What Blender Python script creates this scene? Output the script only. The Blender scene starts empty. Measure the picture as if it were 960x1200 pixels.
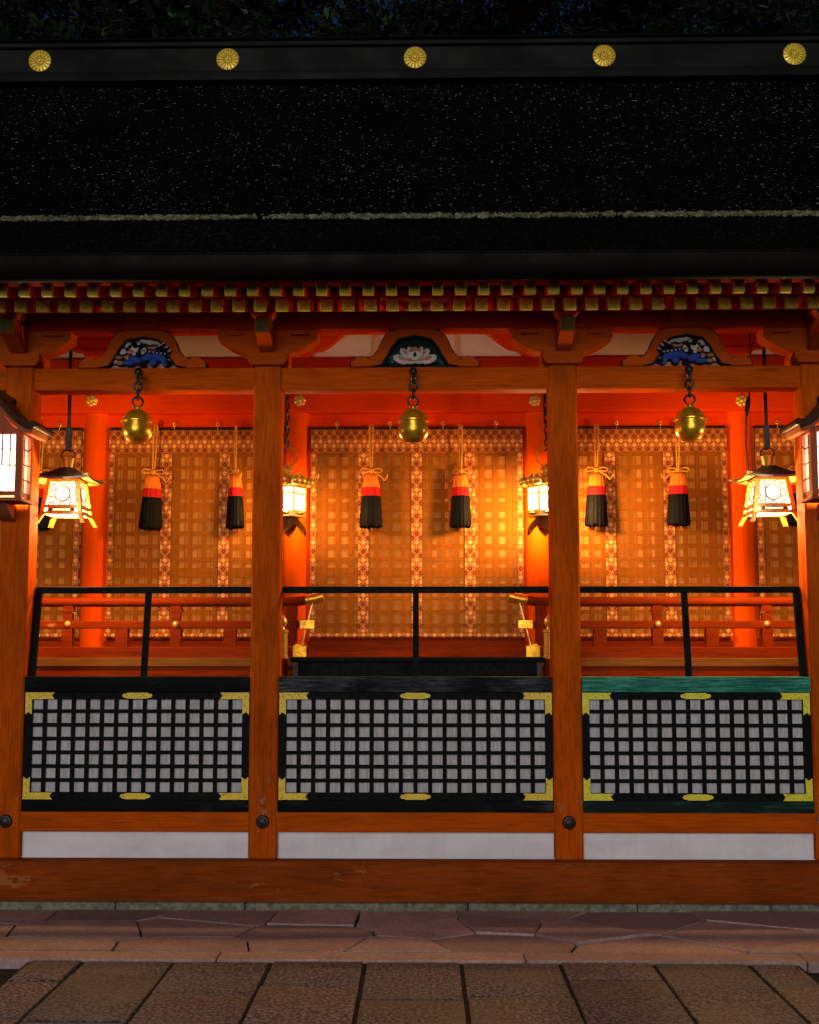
import bpy, bmesh, math, random
from mathutils import Vector, Matrix
random.seed(7)
PI = math.pi
scene = bpy.context.scene
COL = scene.collection

# ------------------------------------------------------------------ camera
CAM = Vector((0.057, -8.4, 1.8)); YAW = math.radians(1.05); PITCH = math.radians(5.6)
F, CX, CY = 1400.0, 470.5, 623.0            # focal length and principal point in photo pixels
cd = bpy.data.cameras.new('camera'); cam = bpy.data.objects.new('camera', cd); COL.objects.link(cam)
cd.sensor_fit = 'VERTICAL'; cd.sensor_height = 24.0; cd.lens = F / 1200 * 24
cd.shift_x = (480 - CX) / 1200; cd.shift_y = (CY - 600) / 1200
cd.clip_start = 0.1; cd.clip_end = 500
cam.location = CAM; cam.rotation_euler = (PI / 2 + PITCH, 0, YAW)
scene.camera = cam
_R = cam.rotation_euler.to_matrix()
def at(px, py, Y):
    """world X, Z of a measured point that lies at depth Y"""
    d = _R @ Vector(((px - CX) / F, -(py - CY) / F, -1))
    t = (Y - CAM.y) / d.y
    return CAM.x + t * d.x, CAM.z + t * d.z
def zz(py, Y, px=480): return at(px, py, Y)[1]
def xx(px, Y, py=600): return at(px, py, Y)[0]

# ------------------------------------------------------------------ materials
class NT:
    def __init__(s, name):
        s.m = bpy.data.materials.new(name); s.m.use_nodes = True
        s.t = s.m.node_tree; s.b = s.t.nodes['Principled BSDF']; s.out = s.t.nodes['Material Output']
    def n(s, typ, ins=None, **props):
        nd = s.t.nodes.new(typ)
        for k, v in props.items(): setattr(nd, k, v)
        for k, v in (ins or {}).items(): s.put(nd.inputs[k], v)
        return nd
    def put(s, sock, v):
        if isinstance(v, bpy.types.NodeSocket): s.t.links.new(v, sock)
        elif isinstance(v, (tuple, list)) and sock.type == 'RGBA': sock.default_value = tuple(v)[:3] + (1,)
        else: sock.default_value = v
    def math(s, op, a, b=0.0, c=0.0, clamp=False):
        nd = s.n('ShaderNodeMath', {0: a, 1: b, 2: c}, operation=op); nd.use_clamp = clamp; return nd.outputs[0]
    def ramp(s, fac, stops):
        nd = s.n('ShaderNodeValToRGB', {'Fac': fac}); e = nd.color_ramp.elements
        while len(e) < len(stops): e.new(0.5)
        for el, (p, c) in zip(e, stops):
            el.position = p; el.color = (c, c, c, 1) if isinstance(c, (int, float)) else tuple(c)[:3] + (1,)
        return nd.outputs[0]
    def mix(s, fac, a, b, blend='MIX'):
        nd = s.n('ShaderNodeMix', data_type='RGBA', blend_type=blend)
        s.put(nd.inputs[0], fac); s.put(nd.inputs[6], a); s.put(nd.inputs[7], b); return nd.outputs[2]
    def coord(s, kind='Object', scale=(1, 1, 1), loc=(0, 0, 0)):
        tc = s.n('ShaderNodeTexCoord')
        mp = s.n('ShaderNodeMapping', {'Vector': tc.outputs[kind], 'Scale': scale, 'Location': loc}); return mp.outputs[0]
    def noise(s, vec, scale, detail=4, rough=0.55):
        return s.n('ShaderNodeTexNoise', {'Vector': vec, 'Scale': scale, 'Detail': detail, 'Roughness': rough}).outputs[0]
    def bump(s, h, strength=0.3, dist=0.01):
        nd = s.n('ShaderNodeBump', {'Height': h, 'Strength': strength, 'Distance': dist}); s.put(s.b.inputs['Normal'], nd.outputs[0])
    def set(s, **kw):
        for k, v in kw.items(): s.put(s.b.inputs[k.replace('_', ' ')], v)
        return s.m

def plain(name, col, rough=0.5, metal=0.0, var=0.25, scale=14, bump=0.1):
    s = NT(name); v = s.coord()
    f = s.noise(v, scale)
    c2 = tuple(c * (1 - var) for c in col); c1 = tuple(min(1, c * (1 + var * 0.6)) for c in col)
    s.set(Base_Color=s.ramp(f, [(0.3, c2), (0.7, c1)]), Metallic=metal, Roughness=s.ramp(f, [(0.25, min(1, rough * 1.25)), (0.75, rough * 0.8)]))
    if bump: s.bump(s.noise(v, scale * 4), bump, 0.004)
    if not metal: s.b.inputs['Specular IOR Level'].default_value = 0.05
    return s.m

def wood(name, col, axis='Z', rough=0.45, var=0.35, wear=0.0, wearcol=(0.5, 0.42, 0.32), stain=0.3, spec=0.02, bump=0.25, scuff=False):
    s = NT(name)
    st = {'X': (0.7, 9, 9), 'Y': (9, 0.7, 9), 'Z': (9, 9, 0.7)}[axis]
    g = s.noise(s.coord(scale=st), 7, 6, 0.65)
    o = s.coord()
    big = s.noise(s.coord(scale={'X': (.5, 2, 2), 'Y': (2, .5, 2), 'Z': (2, 2, .5)}[axis]), 2.6, 7, 0.65)
    c = s.ramp(g, [(0.28, tuple(k * (1 - var) for k in col)), (0.52, col), (0.8, tuple(min(1, k * (1 + 0.35 * var)) for k in col))])
    c = s.mix(s.math('MULTIPLY', s.ramp(big, [(0.42, 0), (0.7, 1)]), stain), c, tuple(k * 0.4 for k in col))
    rg = s.ramp(g, [(0.3, min(1, rough + .15)), (0.7, rough)])
    ck = s.noise(s.coord(scale={'X': (.35, 26, 26), 'Y': (26, .35, 26), 'Z': (26, 26, .35)}[axis]), 3.1, 3, 0.5)
    c = s.mix(s.math('MULTIPLY', s.ramp(ck, [(0.66, 0), (0.70, 1)]), 0.55), c, tuple(k * 0.22 for k in col))
    if scuff:
        zc = s.n('ShaderNodeSeparateXYZ', {0: o}).outputs[2]
        pf = s.noise(s.coord(scale=(1.3, 1.3, .55)), 9, 8, 0.75)
        lim = s.ramp(zc, [(0.3, 0.0), (0.62, 0.10), (0.80, 0.09), (1.0, -0.06)])
        pm2 = s.math('GREATER_THAN', s.math('ADD', pf, lim), 0.685)
        c = s.mix(s.math('MULTIPLY', pm2, 0.6), c, s.mix(s.ramp(s.noise(o, 30, 3), [(0.45, 0), (0.55, 1)]), (0.10, 0.035, 0.015), (0.36, 0.24, 0.17)))
    if wear:
        p = s.noise(s.coord(scale=tuple(1 if k > 1 else .35 for k in st)), 5.5, 9, 0.72)
        pm = s.ramp(p, [(0.70 - wear, 0), (0.715 - wear, 1)])
        c = s.mix(s.math('MULTIPLY', pm, 0.7), c, wearcol)
    s.set(Base_Color=c, Roughness=rg); s.b.inputs['Specular IOR Level'].default_value = spec
    s.bump(g, bump, 0.004)
    return s.m

VERM = (0.52, 0.082, 0.003)
M = {}
M['post'] = wood('vermilion_post_wood', VERM, 'Z', 0.55, 0.5, 0.03, (0.33, 0.12, 0.04), 0.7, scuff=True)
M['beam'] = wood('vermilion_beam_wood', VERM, 'X', 0.55, 0.45, 0.02, (0.40, 0.14, 0.04), 0.55)
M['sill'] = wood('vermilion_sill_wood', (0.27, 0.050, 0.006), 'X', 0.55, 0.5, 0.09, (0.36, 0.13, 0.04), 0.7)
M['bracket'] = wood('vermilion_bracket_wood', (0.50, 0.080, 0.005), 'X', 0.45, 0.3, 0, stain=0.45)
M['deepred'] = wood('deep_red_wood', (0.42, 0.030, 0.006), 'Y', 0.45, 0.2, 0, stain=0.2)
M['innerz'] = wood('bright_vermilion_column_wood', (0.76, 0.078, 0.001), 'Z', 0.42, 0.12, 0, stain=0.12)
M['innerx'] = wood('bright_vermilion_board_wood', (0.70, 0.050, 0.001), 'X', 0.42, 0.16, 0, stain=0.15)
M['rail'] = wood('red_railing_wood', (0.22, 0.026, 0.002), 'X', 0.42, 0.45, 0.02, (0.5, 0.2, 0.08), 0.4)
M['floor'] = wood('veranda_floor_wood', (0.22, 0.085, 0.015), 'X', 0.5, 0.4, 0, stain=0.4)
M['lattice_wood'] = wood('shutter_lattice_wood', (0.33, 0.10, 0.02), 'Z', 0.5, 0.2, 0)
M['paper'] = plain('shutter_paper', (0.95, 0.84, 0.68), 0.8, 0, 0.06, 5, 0)
M['stone'] = plain('plinth_stone', (0.20, 0.19, 0.14), 0.9, 0, 0.55, 30, 0.6)
M['black'] = plain('black_lacquer', (0.0065, 0.0075, 0.0075), 0.5, 0, 0.4, 30, 0.25); M['black'].node_tree.nodes['Principled BSDF'].inputs['Specular IOR Level'].default_value = 0.03
M['rod'] = plain('black_iron', (0.012, 0.011, 0.010), 0.45, 0.3, 0.3, 40, 0.2)
def m_engraved(name, col):
    s = NT(name); vo = s.n('ShaderNodeTexVoronoi', {'Vector': s.coord(), 'Scale': 80.0}, feature='DISTANCE_TO_EDGE'); f = s.noise(s.coord(), 18, 4)
    e = s.ramp(vo.outputs['Distance'], [(0.015, 0), (0.07, 1)])
    c = s.ramp(f, [(0.3, tuple(k * .85 for k in col)), (0.7, col)])
    c = s.mix(e, tuple(k * .34 for k in col), c)
    s.set(Base_Color=c, Metallic=0.0, Roughness=0.4); s.bump(e, 0.5, 0.003); return s.m
M['gold_plate'] = m_engraved('gilt_fitting', (1.0, 0.70, 0.03))
M['cap'] = plain('gilt_rafter_cap', (1.0, 0.74, 0.11), 0.5, 0.0, 0.35, 40, 0.5)
M['crest'] = plain('gilt_crest', (0.80, 0.56, 0.05), 0.35, 0.3, 0.2, 30, 0.2)
M['brass'] = plain('aged_brass', (0.88, 0.43, 0.025), 0.28, 0.75, 0.4, 22, 0.12)
M['gilt'] = plain('gilt_bronze', (0.85, 0.50, 0.09), 0.3, 0.5, 0.35, 30, 0.15)
M['bronze'] = plain('lantern_bronze', (0.40, 0.20, 0.035), 0.38, 0.5, 0.4, 30, 0.15)
M['darkbronze'] = plain('dark_bronze_roof', (0.075, 0.045, 0.028), 0.45, 0.5, 0.5, 20, 0.2)
M['eavegilt'] = plain('bronze_eave_lining', (0.75, 0.50, 0.10), 0.35, 0.6, 0.25, 20, 0.1)
M['lantern_wood'] = wood('lantern_wood', (0.33, 0.09, 0.04), 'Z', 0.5, 0.25, 0)
M['lantern_roof'] = wood('lantern_roof_wood', (0.06, 0.026, 0.014), 'Y', 0.4, 0.4, 0)
M['greenend'] = plain('green_bracket_end', (0.085, 0.075, 0.022), 0.6, 0, 0.3, 20, 0.1)
M['ridge'] = plain('ridge_copper', (0.0048, 0.0048, 0.0042), 0.6, 0.0, 0.35, 3, 0.1); M['ridge'].node_tree.nodes['Principled BSDF'].inputs['Specular IOR Level'].default_value = 0.1
M['gutter'] = plain('gutter_copper', (0.0040, 0.0026, 0.0019), 0.5, 0.0, 0.5, 4, 0.05); M['gutter'].node_tree.nodes['Principled BSDF'].inputs['Specular IOR Level'].default_value = 0.05
M['gravel'] = plain('dark_gravel', (0.035, 0.036, 0.040), 0.9, 0, 0.8, 60, 1.0)
M['bark'] = plain('tree_bark', (0.016, 0.011, 0.007), 0.9, 0, 0.5, 12, 0.6)

def m_plaster():
    s = NT('white_plaster'); o = s.coord(scale=(1, 1, 2.2)); f = s.noise(o, 2.2, 6, 0.65); g = s.noise(s.coord(), 55, 3)
    c = s.ramp(f, [(0.3, (0.62, 0.58, 0.60)), (0.55, (0.75, 0.73, 0.75)), (0.75, (0.79, 0.77, 0.78))])
    dr = s.noise(s.coord(scale=(3.5, 1, .35)), 5, 6, 0.7); c = s.mix(s.math('MULTIPLY', s.ramp(dr, [(0.52, 0), (0.75, 1)]), 0.20), c, (0.42, 0.37, 0.34))
    sp = s.noise(s.coord(), 24, 5, 0.8); c = s.mix(s.ramp(sp, [(0.70, 0), (0.74, 0.5)]), c, (0.30, 0.26, 0.24))
    s.set(Base_Color=c, Roughness=0.75); s.bump(g, 0.12, 0.003); return s.m
M['plaster'] = m_plaster()

def m_slatboard():
    # board behind the lattice: vertical fine slats, slightly greyed
    s = NT('white_slatted_board'); v = s.coord(scale=(1, 1, 0.12))
    f = s.noise(v, 70, 5, 0.7); w = s.noise(s.coord(), 2.0, 5)
    c = s.ramp(f, [(0.3, (0.27, 0.255, 0.265)), (0.5, (0.44, 0.425, 0.435)), (0.7, (0.57, 0.55, 0.56))])
    c = s.mix(s.ramp(w, [(0.4, 0.0), (0.75, 0.35)]), c, (0.40, 0.37, 0.33))
    s.set(Base_Color=c, Roughness=0.7); s.bump(f, 0.25, 0.003); return s.m
M['slatboard'] = m_slatboard()

def m_topboard(name, base, worn, amount):
    s = NT(name)
    f = s.noise(s.coord(scale=(0.8, 5, 14)), 6, 9, 0.75); p = s.noise(s.coord(scale=(1, 2, 3)), 1.6, 6, 0.7)
    pm = s.math('MULTIPLY', s.ramp(f, [(0.42, 0), (0.66, 1)]), s.ramp(p, [(0.62 - amount, 0), (0.85 - amount, 1)]))
    s.set(Base_Color=s.mix(pm, base, worn), Roughness=0.55); s.b.inputs['Specular IOR Level'].default_value = 0.04; s.bump(f, 0.5, 0.006); return s.m
M['top_black'] = m_topboard('worn_black_board', (0.0045, 0.0055, 0.006), (0.05, 0.055, 0.06), 0.08)
M['top_grey'] = m_topboard('scuffed_black_board', (0.005, 0.0075, 0.009), (0.13, 0.15, 0.16), 0.20)
M['top_green'] = m_topboard('green_streaked_board', (0.008, 0.095, 0.062), (0.10, 0.46, 0.32), 0.30)  # green board with paler green streaks
M['rail_black'] = m_topboard('worn_bottom_board', (0.005, 0.006, 0.006), (0.16, 0.16, 0.16), 0.08)
M['rail_green'] = m_topboard('green_streaked_bottom_board', (0.008, 0.016, 0.014), (0.05, 0.22, 0.15), 0.15)  # near-black board with green streaks

def m_brocade():
    # diamonds set chequerwise, pale-outlined and dark-outlined ones alternating
    s = NT('brocade_cloth'); tc = s.n('ShaderNodeTexCoord'); sp = s.n('ShaderNodeSeparateXYZ', {0: tc.outputs['Object']})
    P = 0.0385
    u = s.math('ADD', s.math('DIVIDE', sp.outputs[0], P), 0.5); v = s.math('ADD', s.math('DIVIDE', sp.outputs[2], P), 0.5)
    cu = s.math('FLOOR', u); cv = s.math('FLOOR', v)
    du = s.math('ABSOLUTE', s.math('SUBTRACT', s.math('FRACT', u), 0.5)); dv = s.math('ABSOLUTE', s.math('SUBTRACT', s.math('FRACT', v), 0.5))
    d = s.math('ADD', du, dv)
    even = s.math('LESS_THAN', s.math('FLOORED_MODULO', s.math('ADD', cu, cv), 2.0), 0.5)
    ring = s.math('MULTIPLY', s.math('GREATER_THAN', d, 0.20), s.math('LESS_THAN', d, 0.50))
    core = s.math('LESS_THAN', d, 0.11)
    k = s.math('FLOORED_MODULO', s.math('ADD', cv, s.math('MULTIPLY', cu, 2.0)), 4.0)
    alt = s.math('LESS_THAN', k, 1.5)
    ringc = s.mix(alt, (0.07, 0.006, 0.006), (0.82, 0.43, 0.15))
    corec = s.mix(alt, (0.55, 0.30, 0.12), (0.75, 0.22, 0.06))
    base = s.mix(s.noise(s.coord(), 30, 3), (0.24, 0.045, 0.008), (0.46, 0.15, 0.025))
    star = s.math('MULTIPLY', s.math('SUBTRACT', 1.0, even), s.math('LESS_THAN', s.math('MULTIPLY', du, dv), 0.012))
    c = s.mix(s.math('MULTIPLY', star, 0.55), base, (0.66, 0.34, 0.12))
    c = s.mix(s.math('MULTIPLY', even, ring), c, ringc); c = s.mix(s.math('MULTIPLY', even, core), c, corec)
    s.set(Base_Color=c, Roughness=0.6); s.b.inputs['Specular IOR Level'].default_value = 0.04
    return s.m
M['brocade'] = m_brocade()

def m_bamboo():
    s = NT('split_bamboo_mat'); tc = s.n('ShaderNodeTexCoord'); sp = s.n('ShaderNodeSeparateXYZ', {0: tc.outputs['Object']})
    sl = s.math('SINE', s.math('MULTIPLY', sp.outputs[2], 2 * PI / 0.009))
    f = s.noise(s.coord(scale=(0.6, 1, 26)), 5, 5, 0.6)
    th = s.math('LESS_THAN', s.math('ABSOLUTE', s.math('SUBTRACT', s.math('FRACT', s.math('DIVIDE', sp.outputs[0], 0.058)), 0.5)), 0.045)
    c = s.ramp(f, [(0.3, (0.36, 0.125, 0.012)), (0.6, (0.52, 0.20, 0.020)), (0.8, (0.62, 0.27, 0.04))])
    c = s.mix(s.math('MULTIPLY', th, 0.75), c, (0.20, 0.02, 0.008))
    s.set(Base_Color=c, Roughness=0.5); s.b.inputs['Specular IOR Level'].default_value = 0.05
    s.bump(sl, 0.4, 0.003)
    tr = s.n('ShaderNodeBsdfTransparent', {'Color': (1.0, 0.86, 0.66)})
    op = s.math('ADD', 0.29, s.math('MULTIPLY', sl, 0.10))
    op = s.math('MAXIMUM', op, s.math('MULTIPLY', th, 0.8))
    mx = s.n('ShaderNodeMixShader'); s.put(mx.inputs[0], op); s.put(mx.inputs[1], tr.outputs[0]); s.put(mx.inputs[2], s.b.outputs[0])
    s.t.links.new(mx.outputs[0], s.out.inputs[0]); return s.m
M['bamboo'] = m_bamboo()

def m_thatch():
    s = NT('dark_bark_thatch')
    v = s.coord(scale=(16, 15, 15)); vo = s.n('ShaderNodeTexVoronoi', {'Vector': s.coord(scale=(1.0, 1.6, 1.6)), 'Scale': 36.0, 'Randomness': 1.0})
    sep = s.n('ShaderNodeSeparateColor', {0: vo.outputs['Color']})
    gate = s.math('GREATER_THAN', sep.outputs[0], s.ramp(s.noise(s.coord(), 0.9, 4), [(0.32, 0.86), (0.62, 0.50)]))
    sz = s.math('MULTIPLY', sep.outputs[1], 0.40)
    dot = s.math('MULTIPLY', s.math('LESS_THAN', vo.outputs['Distance'], sz), s.math('MULTIPLY', gate, s.math('GREATER_THAN', s.n('ShaderNodeSeparateXYZ', {0: s.n('ShaderNodeNewGeometry').outputs['True Normal']}).outputs[2], 0.3)))
    g = s.noise(s.coord(scale=(3, 12, 12)), 9, 6, 0.7)
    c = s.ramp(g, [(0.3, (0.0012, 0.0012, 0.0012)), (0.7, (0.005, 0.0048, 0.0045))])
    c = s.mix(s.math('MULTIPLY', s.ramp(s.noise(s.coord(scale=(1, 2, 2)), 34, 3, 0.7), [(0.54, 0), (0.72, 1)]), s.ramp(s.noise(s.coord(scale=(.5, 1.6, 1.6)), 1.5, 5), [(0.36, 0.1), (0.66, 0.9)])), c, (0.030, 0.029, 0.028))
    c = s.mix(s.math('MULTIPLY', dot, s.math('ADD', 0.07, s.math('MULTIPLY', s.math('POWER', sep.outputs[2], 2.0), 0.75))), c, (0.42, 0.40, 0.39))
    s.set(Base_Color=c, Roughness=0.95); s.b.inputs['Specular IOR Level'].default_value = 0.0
    s.bump(s.math('ADD', g, s.math('MULTIPLY', dot, 0.3)), 0.8, 0.02); return s.m
M['thatch'] = m_thatch()
def m_moss():
    s = NT('mossy_thatch_edge'); g = s.noise(s.coord(), 26, 6, 0.75); b = s.noise(s.coord(scale=(1, 3, 3)), 4, 4)
    c = s.ramp(g, [(0.32, (0.012, 0.013, 0.008)), (0.50, (0.11, 0.115, 0.050)), (0.68, (0.34, 0.33, 0.22))])
    c = s.mix(s.ramp(b, [(0.55, 0), (0.72, 0.85)]), c, (0.02, 0.02, 0.016))
    s.set(Base_Color=c, Roughness=0.95); s.bump(g, 1.0, 0.02); return s.m
M['moss'] = m_moss()

def m_slab():
    s = NT('pitted_granite_slab'); o = s.coord(kind='Object')
    geo = s.n('ShaderNodeNewGeometry'); ri = geo.outputs['Random Per Island']
    pit = s.noise(s.coord(scale=(1, .8, 1)), 50, 3, 0.62); big = s.noise(o, 1.6, 6, 0.65); mid = s.noise(o, 9, 5, 0.65)
    c = s.ramp(pit, [(0.43, (0.005, 0.0045, 0.005)), (0.48, (0.070, 0.054, 0.080)), (0.66, (0.28, 0.225, 0.32))])
    c = s.mix(1.0, c, s.ramp(ri, [(0, (0.68, 0.66, 0.68)), (0.5, (0.92, 0.88, 0.92)), (1, (1.12, 1.02, 1.04))]), 'MULTIPLY')
    c = s.mix(s.ramp(big, [(0.42, 0.0), (0.72, 0.7)]), c, (0.05, 0.038, 0.042))
    c = s.mix(s.ramp(mid, [(0.5, 0.0), (0.8, 0.4)]), c, (0.17, 0.135, 0.18))
    s.set(Base_Color=c, Roughness=s.ramp(big, [(0.3, 0.8), (0.7, 0.55)])); s.bump(pit, 0.9, 0.012); return s.m
M['slab'] = m_slab()
def m_flag():
    s = NT('flagstone'); o = s.coord()
    geo = s.n('ShaderNodeNewGeometry'); ri = geo.outputs['Random Per Island']
    fine = s.noise(o, 45, 5, 0.7); big = s.noise(o, 2.4, 6, 0.7)
    c = s.ramp(fine, [(0.3, (0.30, 0.20, 0.185)), (0.7, (0.60, 0.44, 0.42))])
    c = s.mix(1.0, c, s.ramp(ri, [(0, (0.6, 0.55, 0.56)), (0.5, (0.9, 0.85, 0.85)), (1, (1.12, 1.0, 0.96))]), 'MULTIPLY')
    c = s.mix(s.ramp(big, [(0.45, 0), (0.7, 0.6)]), c, (0.22, 0.135, 0.11))
    s.set(Base_Color=c, Roughness=0.7); s.bump(fine, 0.7, 0.012); return s.m
M['flag'] = m_flag()
M['joint'] = plain('dark_joint_earth', (0.028, 0.022, 0.018), 0.95, 0, 0.5, 30, 0.6)

def m_leaf(name, col):
    s = NT(name); geo = s.n('ShaderNodeNewGeometry'); ri = geo.outputs['Random Per Island']
    c = s.ramp(ri, [(0.0, tuple(k * 0.12 for k in col)), (0.75, tuple(k * 0.4 for k in col)), (0.93, col), (1.0, tuple(k * 3.0 for k in col))])
    s.set(Base_Color=c, Roughness=0.5); return s.m
M['leaf'] = m_leaf('dark_leaf', (0.018, 0.042, 0.016)); M['leaf2'] = m_leaf('bluish_leaf', (0.012, 0.048, 0.026)); M['leaf3'] = m_leaf('yellowish_leaf', (0.040, 0.048, 0.014))

def m_pane(name, col, strength, opacity=0.55):
    # lit paper: glows and lets part of the lamp's light straight through
    s = NT(name); e = s.n('ShaderNodeEmission', {'Color': col, 'Strength': strength}); tr = s.n('ShaderNodeBsdfTransparent')
    mx = s.n('ShaderNodeMixShader'); mx.inputs[0].default_value = opacity
    s.t.links.new(tr.outputs[0], mx.inputs[1]); s.t.links.new(e.outputs[0], mx.inputs[2]); s.t.links.new(mx.outputs[0], s.out.inputs[0]); return s.m
M['pane_warm'] = m_pane('lit_lantern_paper', (1.0, 0.86, 0.60), 2.4)
M['pane_bright'] = m_pane('bright_lantern_paper', (1.0, 0.88, 0.62), 3.2)
M['pane_white'] = m_pane('lit_white_paper', (1.0, 0.96, 0.93), 2.4, 0.7)
M['pane_green'] = m_pane('lit_greenish_paper', (0.42, 0.95, 0.72), 0.75, 0.8)
M['ink'] = plain('grey_ink', (0.16, 0.17, 0.26), 0.8, 0, 0.1, 5, 0)
M['cord'] = plain('gold_silk_cord', (0.66, 0.27, 0.035), 0.5, 0, 0.25, 60, 0.3)
def m_silk(name, col):
    s = NT(name); f = s.noise(s.coord(scale=(1, 1, 0.05)), 130, 4, 0.7)
    s.set(Base_Color=s.ramp(f, [(0.3, tuple(k * 0.55 for k in col)), (0.7, tuple(min(1, k * 1.2) for k in col))]), Roughness=0.6)
    s.b.inputs['Specular IOR Level'].default_value = 0.1; s.bump(f, 0.6, 0.006); return s.m
M['silk_orange'] = m_silk('orange_silk', (0.95, 0.20, 0.016)); M['silk_red'] = m_silk('red_silk', (0.55, 0.012, 0.012)); M['silk_black'] = m_silk('black_silk', (0.0025, 0.002, 0.002))
for nm, c in (('c_teal', (0.006, 0.022, 0.024)), ('c_white', (0.62, 0.55, 0.50)), ('c_pink', (0.50, 0.22, 0.16)), ('c_blue', (0.030, 0.075, 0.36)),
              ('c_dark', (0.012, 0.014, 0.014)), ('c_leaf', (0.05, 0.095, 0.10)), ('c_ochre', (0.40, 0.18, 0.05))):
    M[nm] = plain('carving_' + nm[2:] + '_paint', c, 0.5, 0, 0.2, 25, 0)

# ------------------------------------------------------------------ mesh helpers
class MB:
    def __init__(s): s.bm = bmesh.new(); s.mi = 0
    def _tag(s, faces):
        for f in faces: f.material_index = s.mi
    def box(s, x0, x1, y0, y1, z0, z1, bev=0.0, seg=1, rot=None, piv=None):
        vs = [s.bm.verts.new(p) for p in ((x0, y0, z0), (x1, y0, z0), (x1, y1, z0), (x0, y1, z0), (x0, y0, z1), (x1, y0, z1), (x1, y1, z1), (x0, y1, z1))]
        fs = [s.bm.faces.new([vs[i] for i in q]) for q in ((0, 3, 2, 1), (4, 5, 6, 7), (0, 1, 5, 4), (1, 2, 6, 5), (2, 3, 7, 6), (3, 0, 4, 7))]
        s._tag(fs)
        if bev:
            es = list({e for f in fs for e in f.edges})
            r = bmesh.ops.bevel(s.bm, geom=es, offset=bev, segments=seg, affect='EDGES', profile=0.5)
            s._tag(r['faces']); vs = list({v for f in r['faces'] for v in f.verts} | {v for v in vs if v.is_valid})
        if rot:
            c = Vector(piv or ((x0 + x1) / 2, (y0 + y1) / 2, (z0 + z1) / 2)); bmesh.ops.rotate(s.bm, verts=[v for v in vs if v.is_valid], cent=c, matrix=rot)
        return s
    def prism(s, pts, a, b, axis='Y'):
        mk = {'Y': lambda p, t: (p[0], t, p[1]), 'X': lambda p, t: (t, p[0], p[1]), 'Z': lambda p, t: (p[0], p[1], t)}[axis]
        A = [s.bm.verts.new(mk(p, a)) for p in pts]; B = [s.bm.verts.new(mk(p, b)) for p in pts]; n = len(pts)
        fs = [s.bm.faces.new(A), s.bm.faces.new(B[::-1])] + [s.bm.faces.new((A[i], B[i], B[(i + 1) % n], A[(i + 1) % n])) for i in range(n)]
        s._tag(fs); return s
    def band(s, outer, inner, a, b):
        """open band between two polylines of equal length (XZ), extruded along Y"""
        n = len(outer); rows = []
        for t in (a, b): rows.append(([s.bm.verts.new((p[0], t, p[1])) for p in outer], [s.bm.verts.new((p[0], t, p[1])) for p in inner]))
        (oa, ia), (ob, ib) = rows; fs = []
        for i in range(n - 1):
            fs += [s.bm.faces.new(q) for q in ((oa[i], oa[i + 1], ia[i + 1], ia[i]), (ob[i], ib[i], ib[i + 1], ob[i + 1]), (oa[i], ob[i], ob[i + 1], oa[i + 1]), (ia[i], ia[i + 1], ib[i + 1], ib[i]))]
        for i in (0, n - 1): fs.append(s.bm.faces.new((oa[i], ia[i], ib[i], ob[i])))
        s._tag(fs); return s
    def lathe(s, prof, c=(0, 0, 0), seg=20, sx=1, sy=1, rib=0, ribn=0, a0=0.0):
        rings = []
        for r, z in prof:
            ring = []
            for i in range(seg):
                t = 2 * PI * i / seg + a0; k = r * (1 + rib * math.cos(ribn * t))
                ring.append(s.bm.verts.new((c[0] + k * sx * math.cos(t), c[1] + k * sy * math.sin(t), c[2] + z)))
            rings.append(ring)
        fs = []
        for p, q in zip(rings, rings[1:]):
            for i in range(seg): fs.append(s.bm.faces.new((p[i], p[(i + 1) % seg], q[(i + 1) % seg], q[i])))
        fs += [s.bm.faces.new(rings[0][::-1]), s.bm.faces.new(rings[-1])]; s._tag(fs); return s
    def tube(s, pts, r, seg=8, closed=False):
        pts = [Vector(p) for p in pts]; n = len(pts); rings = []; up = Vector((0.31, 0.87, 0.38)).normalized()
        for i, p in enumerate(pts):
            if closed: t = pts[(i + 1) % n] - pts[i - 1]
            else: t = pts[min(i + 1, n - 1)] - pts[max(i - 1, 0)]
            t.normalize(); u = up - t * up.dot(t)
            if u.length < 1e-3: u = t.orthogonal()
            u.normalize(); w = t.cross(u); up = u
            rr = r[i] if isinstance(r, (list, tuple)) else r
            rings.append([s.bm.verts.new(p + (u * math.cos(2 * PI * k / seg) + w * math.sin(2 * PI * k / seg)) * rr) for k in range(seg)])
        fs = []; m = n if closed else n - 1
        for i in range(m):
            a, b = rings[i], rings[(i + 1) % n]
            for k in range(seg): fs.append(s.bm.faces.new((a[k], a[(k + 1) % seg], b[(k + 1) % seg], b[k])))
        if not closed: fs += [s.bm.faces.new(rings[0][::-1]), s.bm.faces.new(rings[-1])]
        s._tag(fs); return s
    def ball(s, c, r, seg=12, rot=None):
        r = (r, r, r) if isinstance(r, (int, float)) else r
        mt = Matrix.Translation(c) @ (rot.to_4x4() if rot else Matrix()) @ Matrix.Diagonal((*r, 1))
        o = bmesh.ops.create_uvsphere(s.bm, u_segments=seg, v_segments=max(6, seg * 2 // 3), radius=1, matrix=mt)
        s._tag({f for v in o['verts'] for f in v.link_faces}); return s
    def ring(s, c, R, r, axis='Y', seg=20, tseg=8, squash=1.0):
        pts = []
        for i in range(seg):
            t = 2 * PI * i / seg; a, b = R * math.cos(t), R * math.sin(t) * squash
            pts.append({'Y': (c[0] + a, c[1], c[2] + b), 'X': (c[0], c[1] + a, c[2] + b), 'Z': (c[0] + a, c[1] + b, c[2])}[axis])
        return s.tube(pts, r, tseg, True)
    def quad(s, p): s._tag([s.bm.faces.new([s.bm.verts.new(q) for q in p])]); return s
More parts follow.
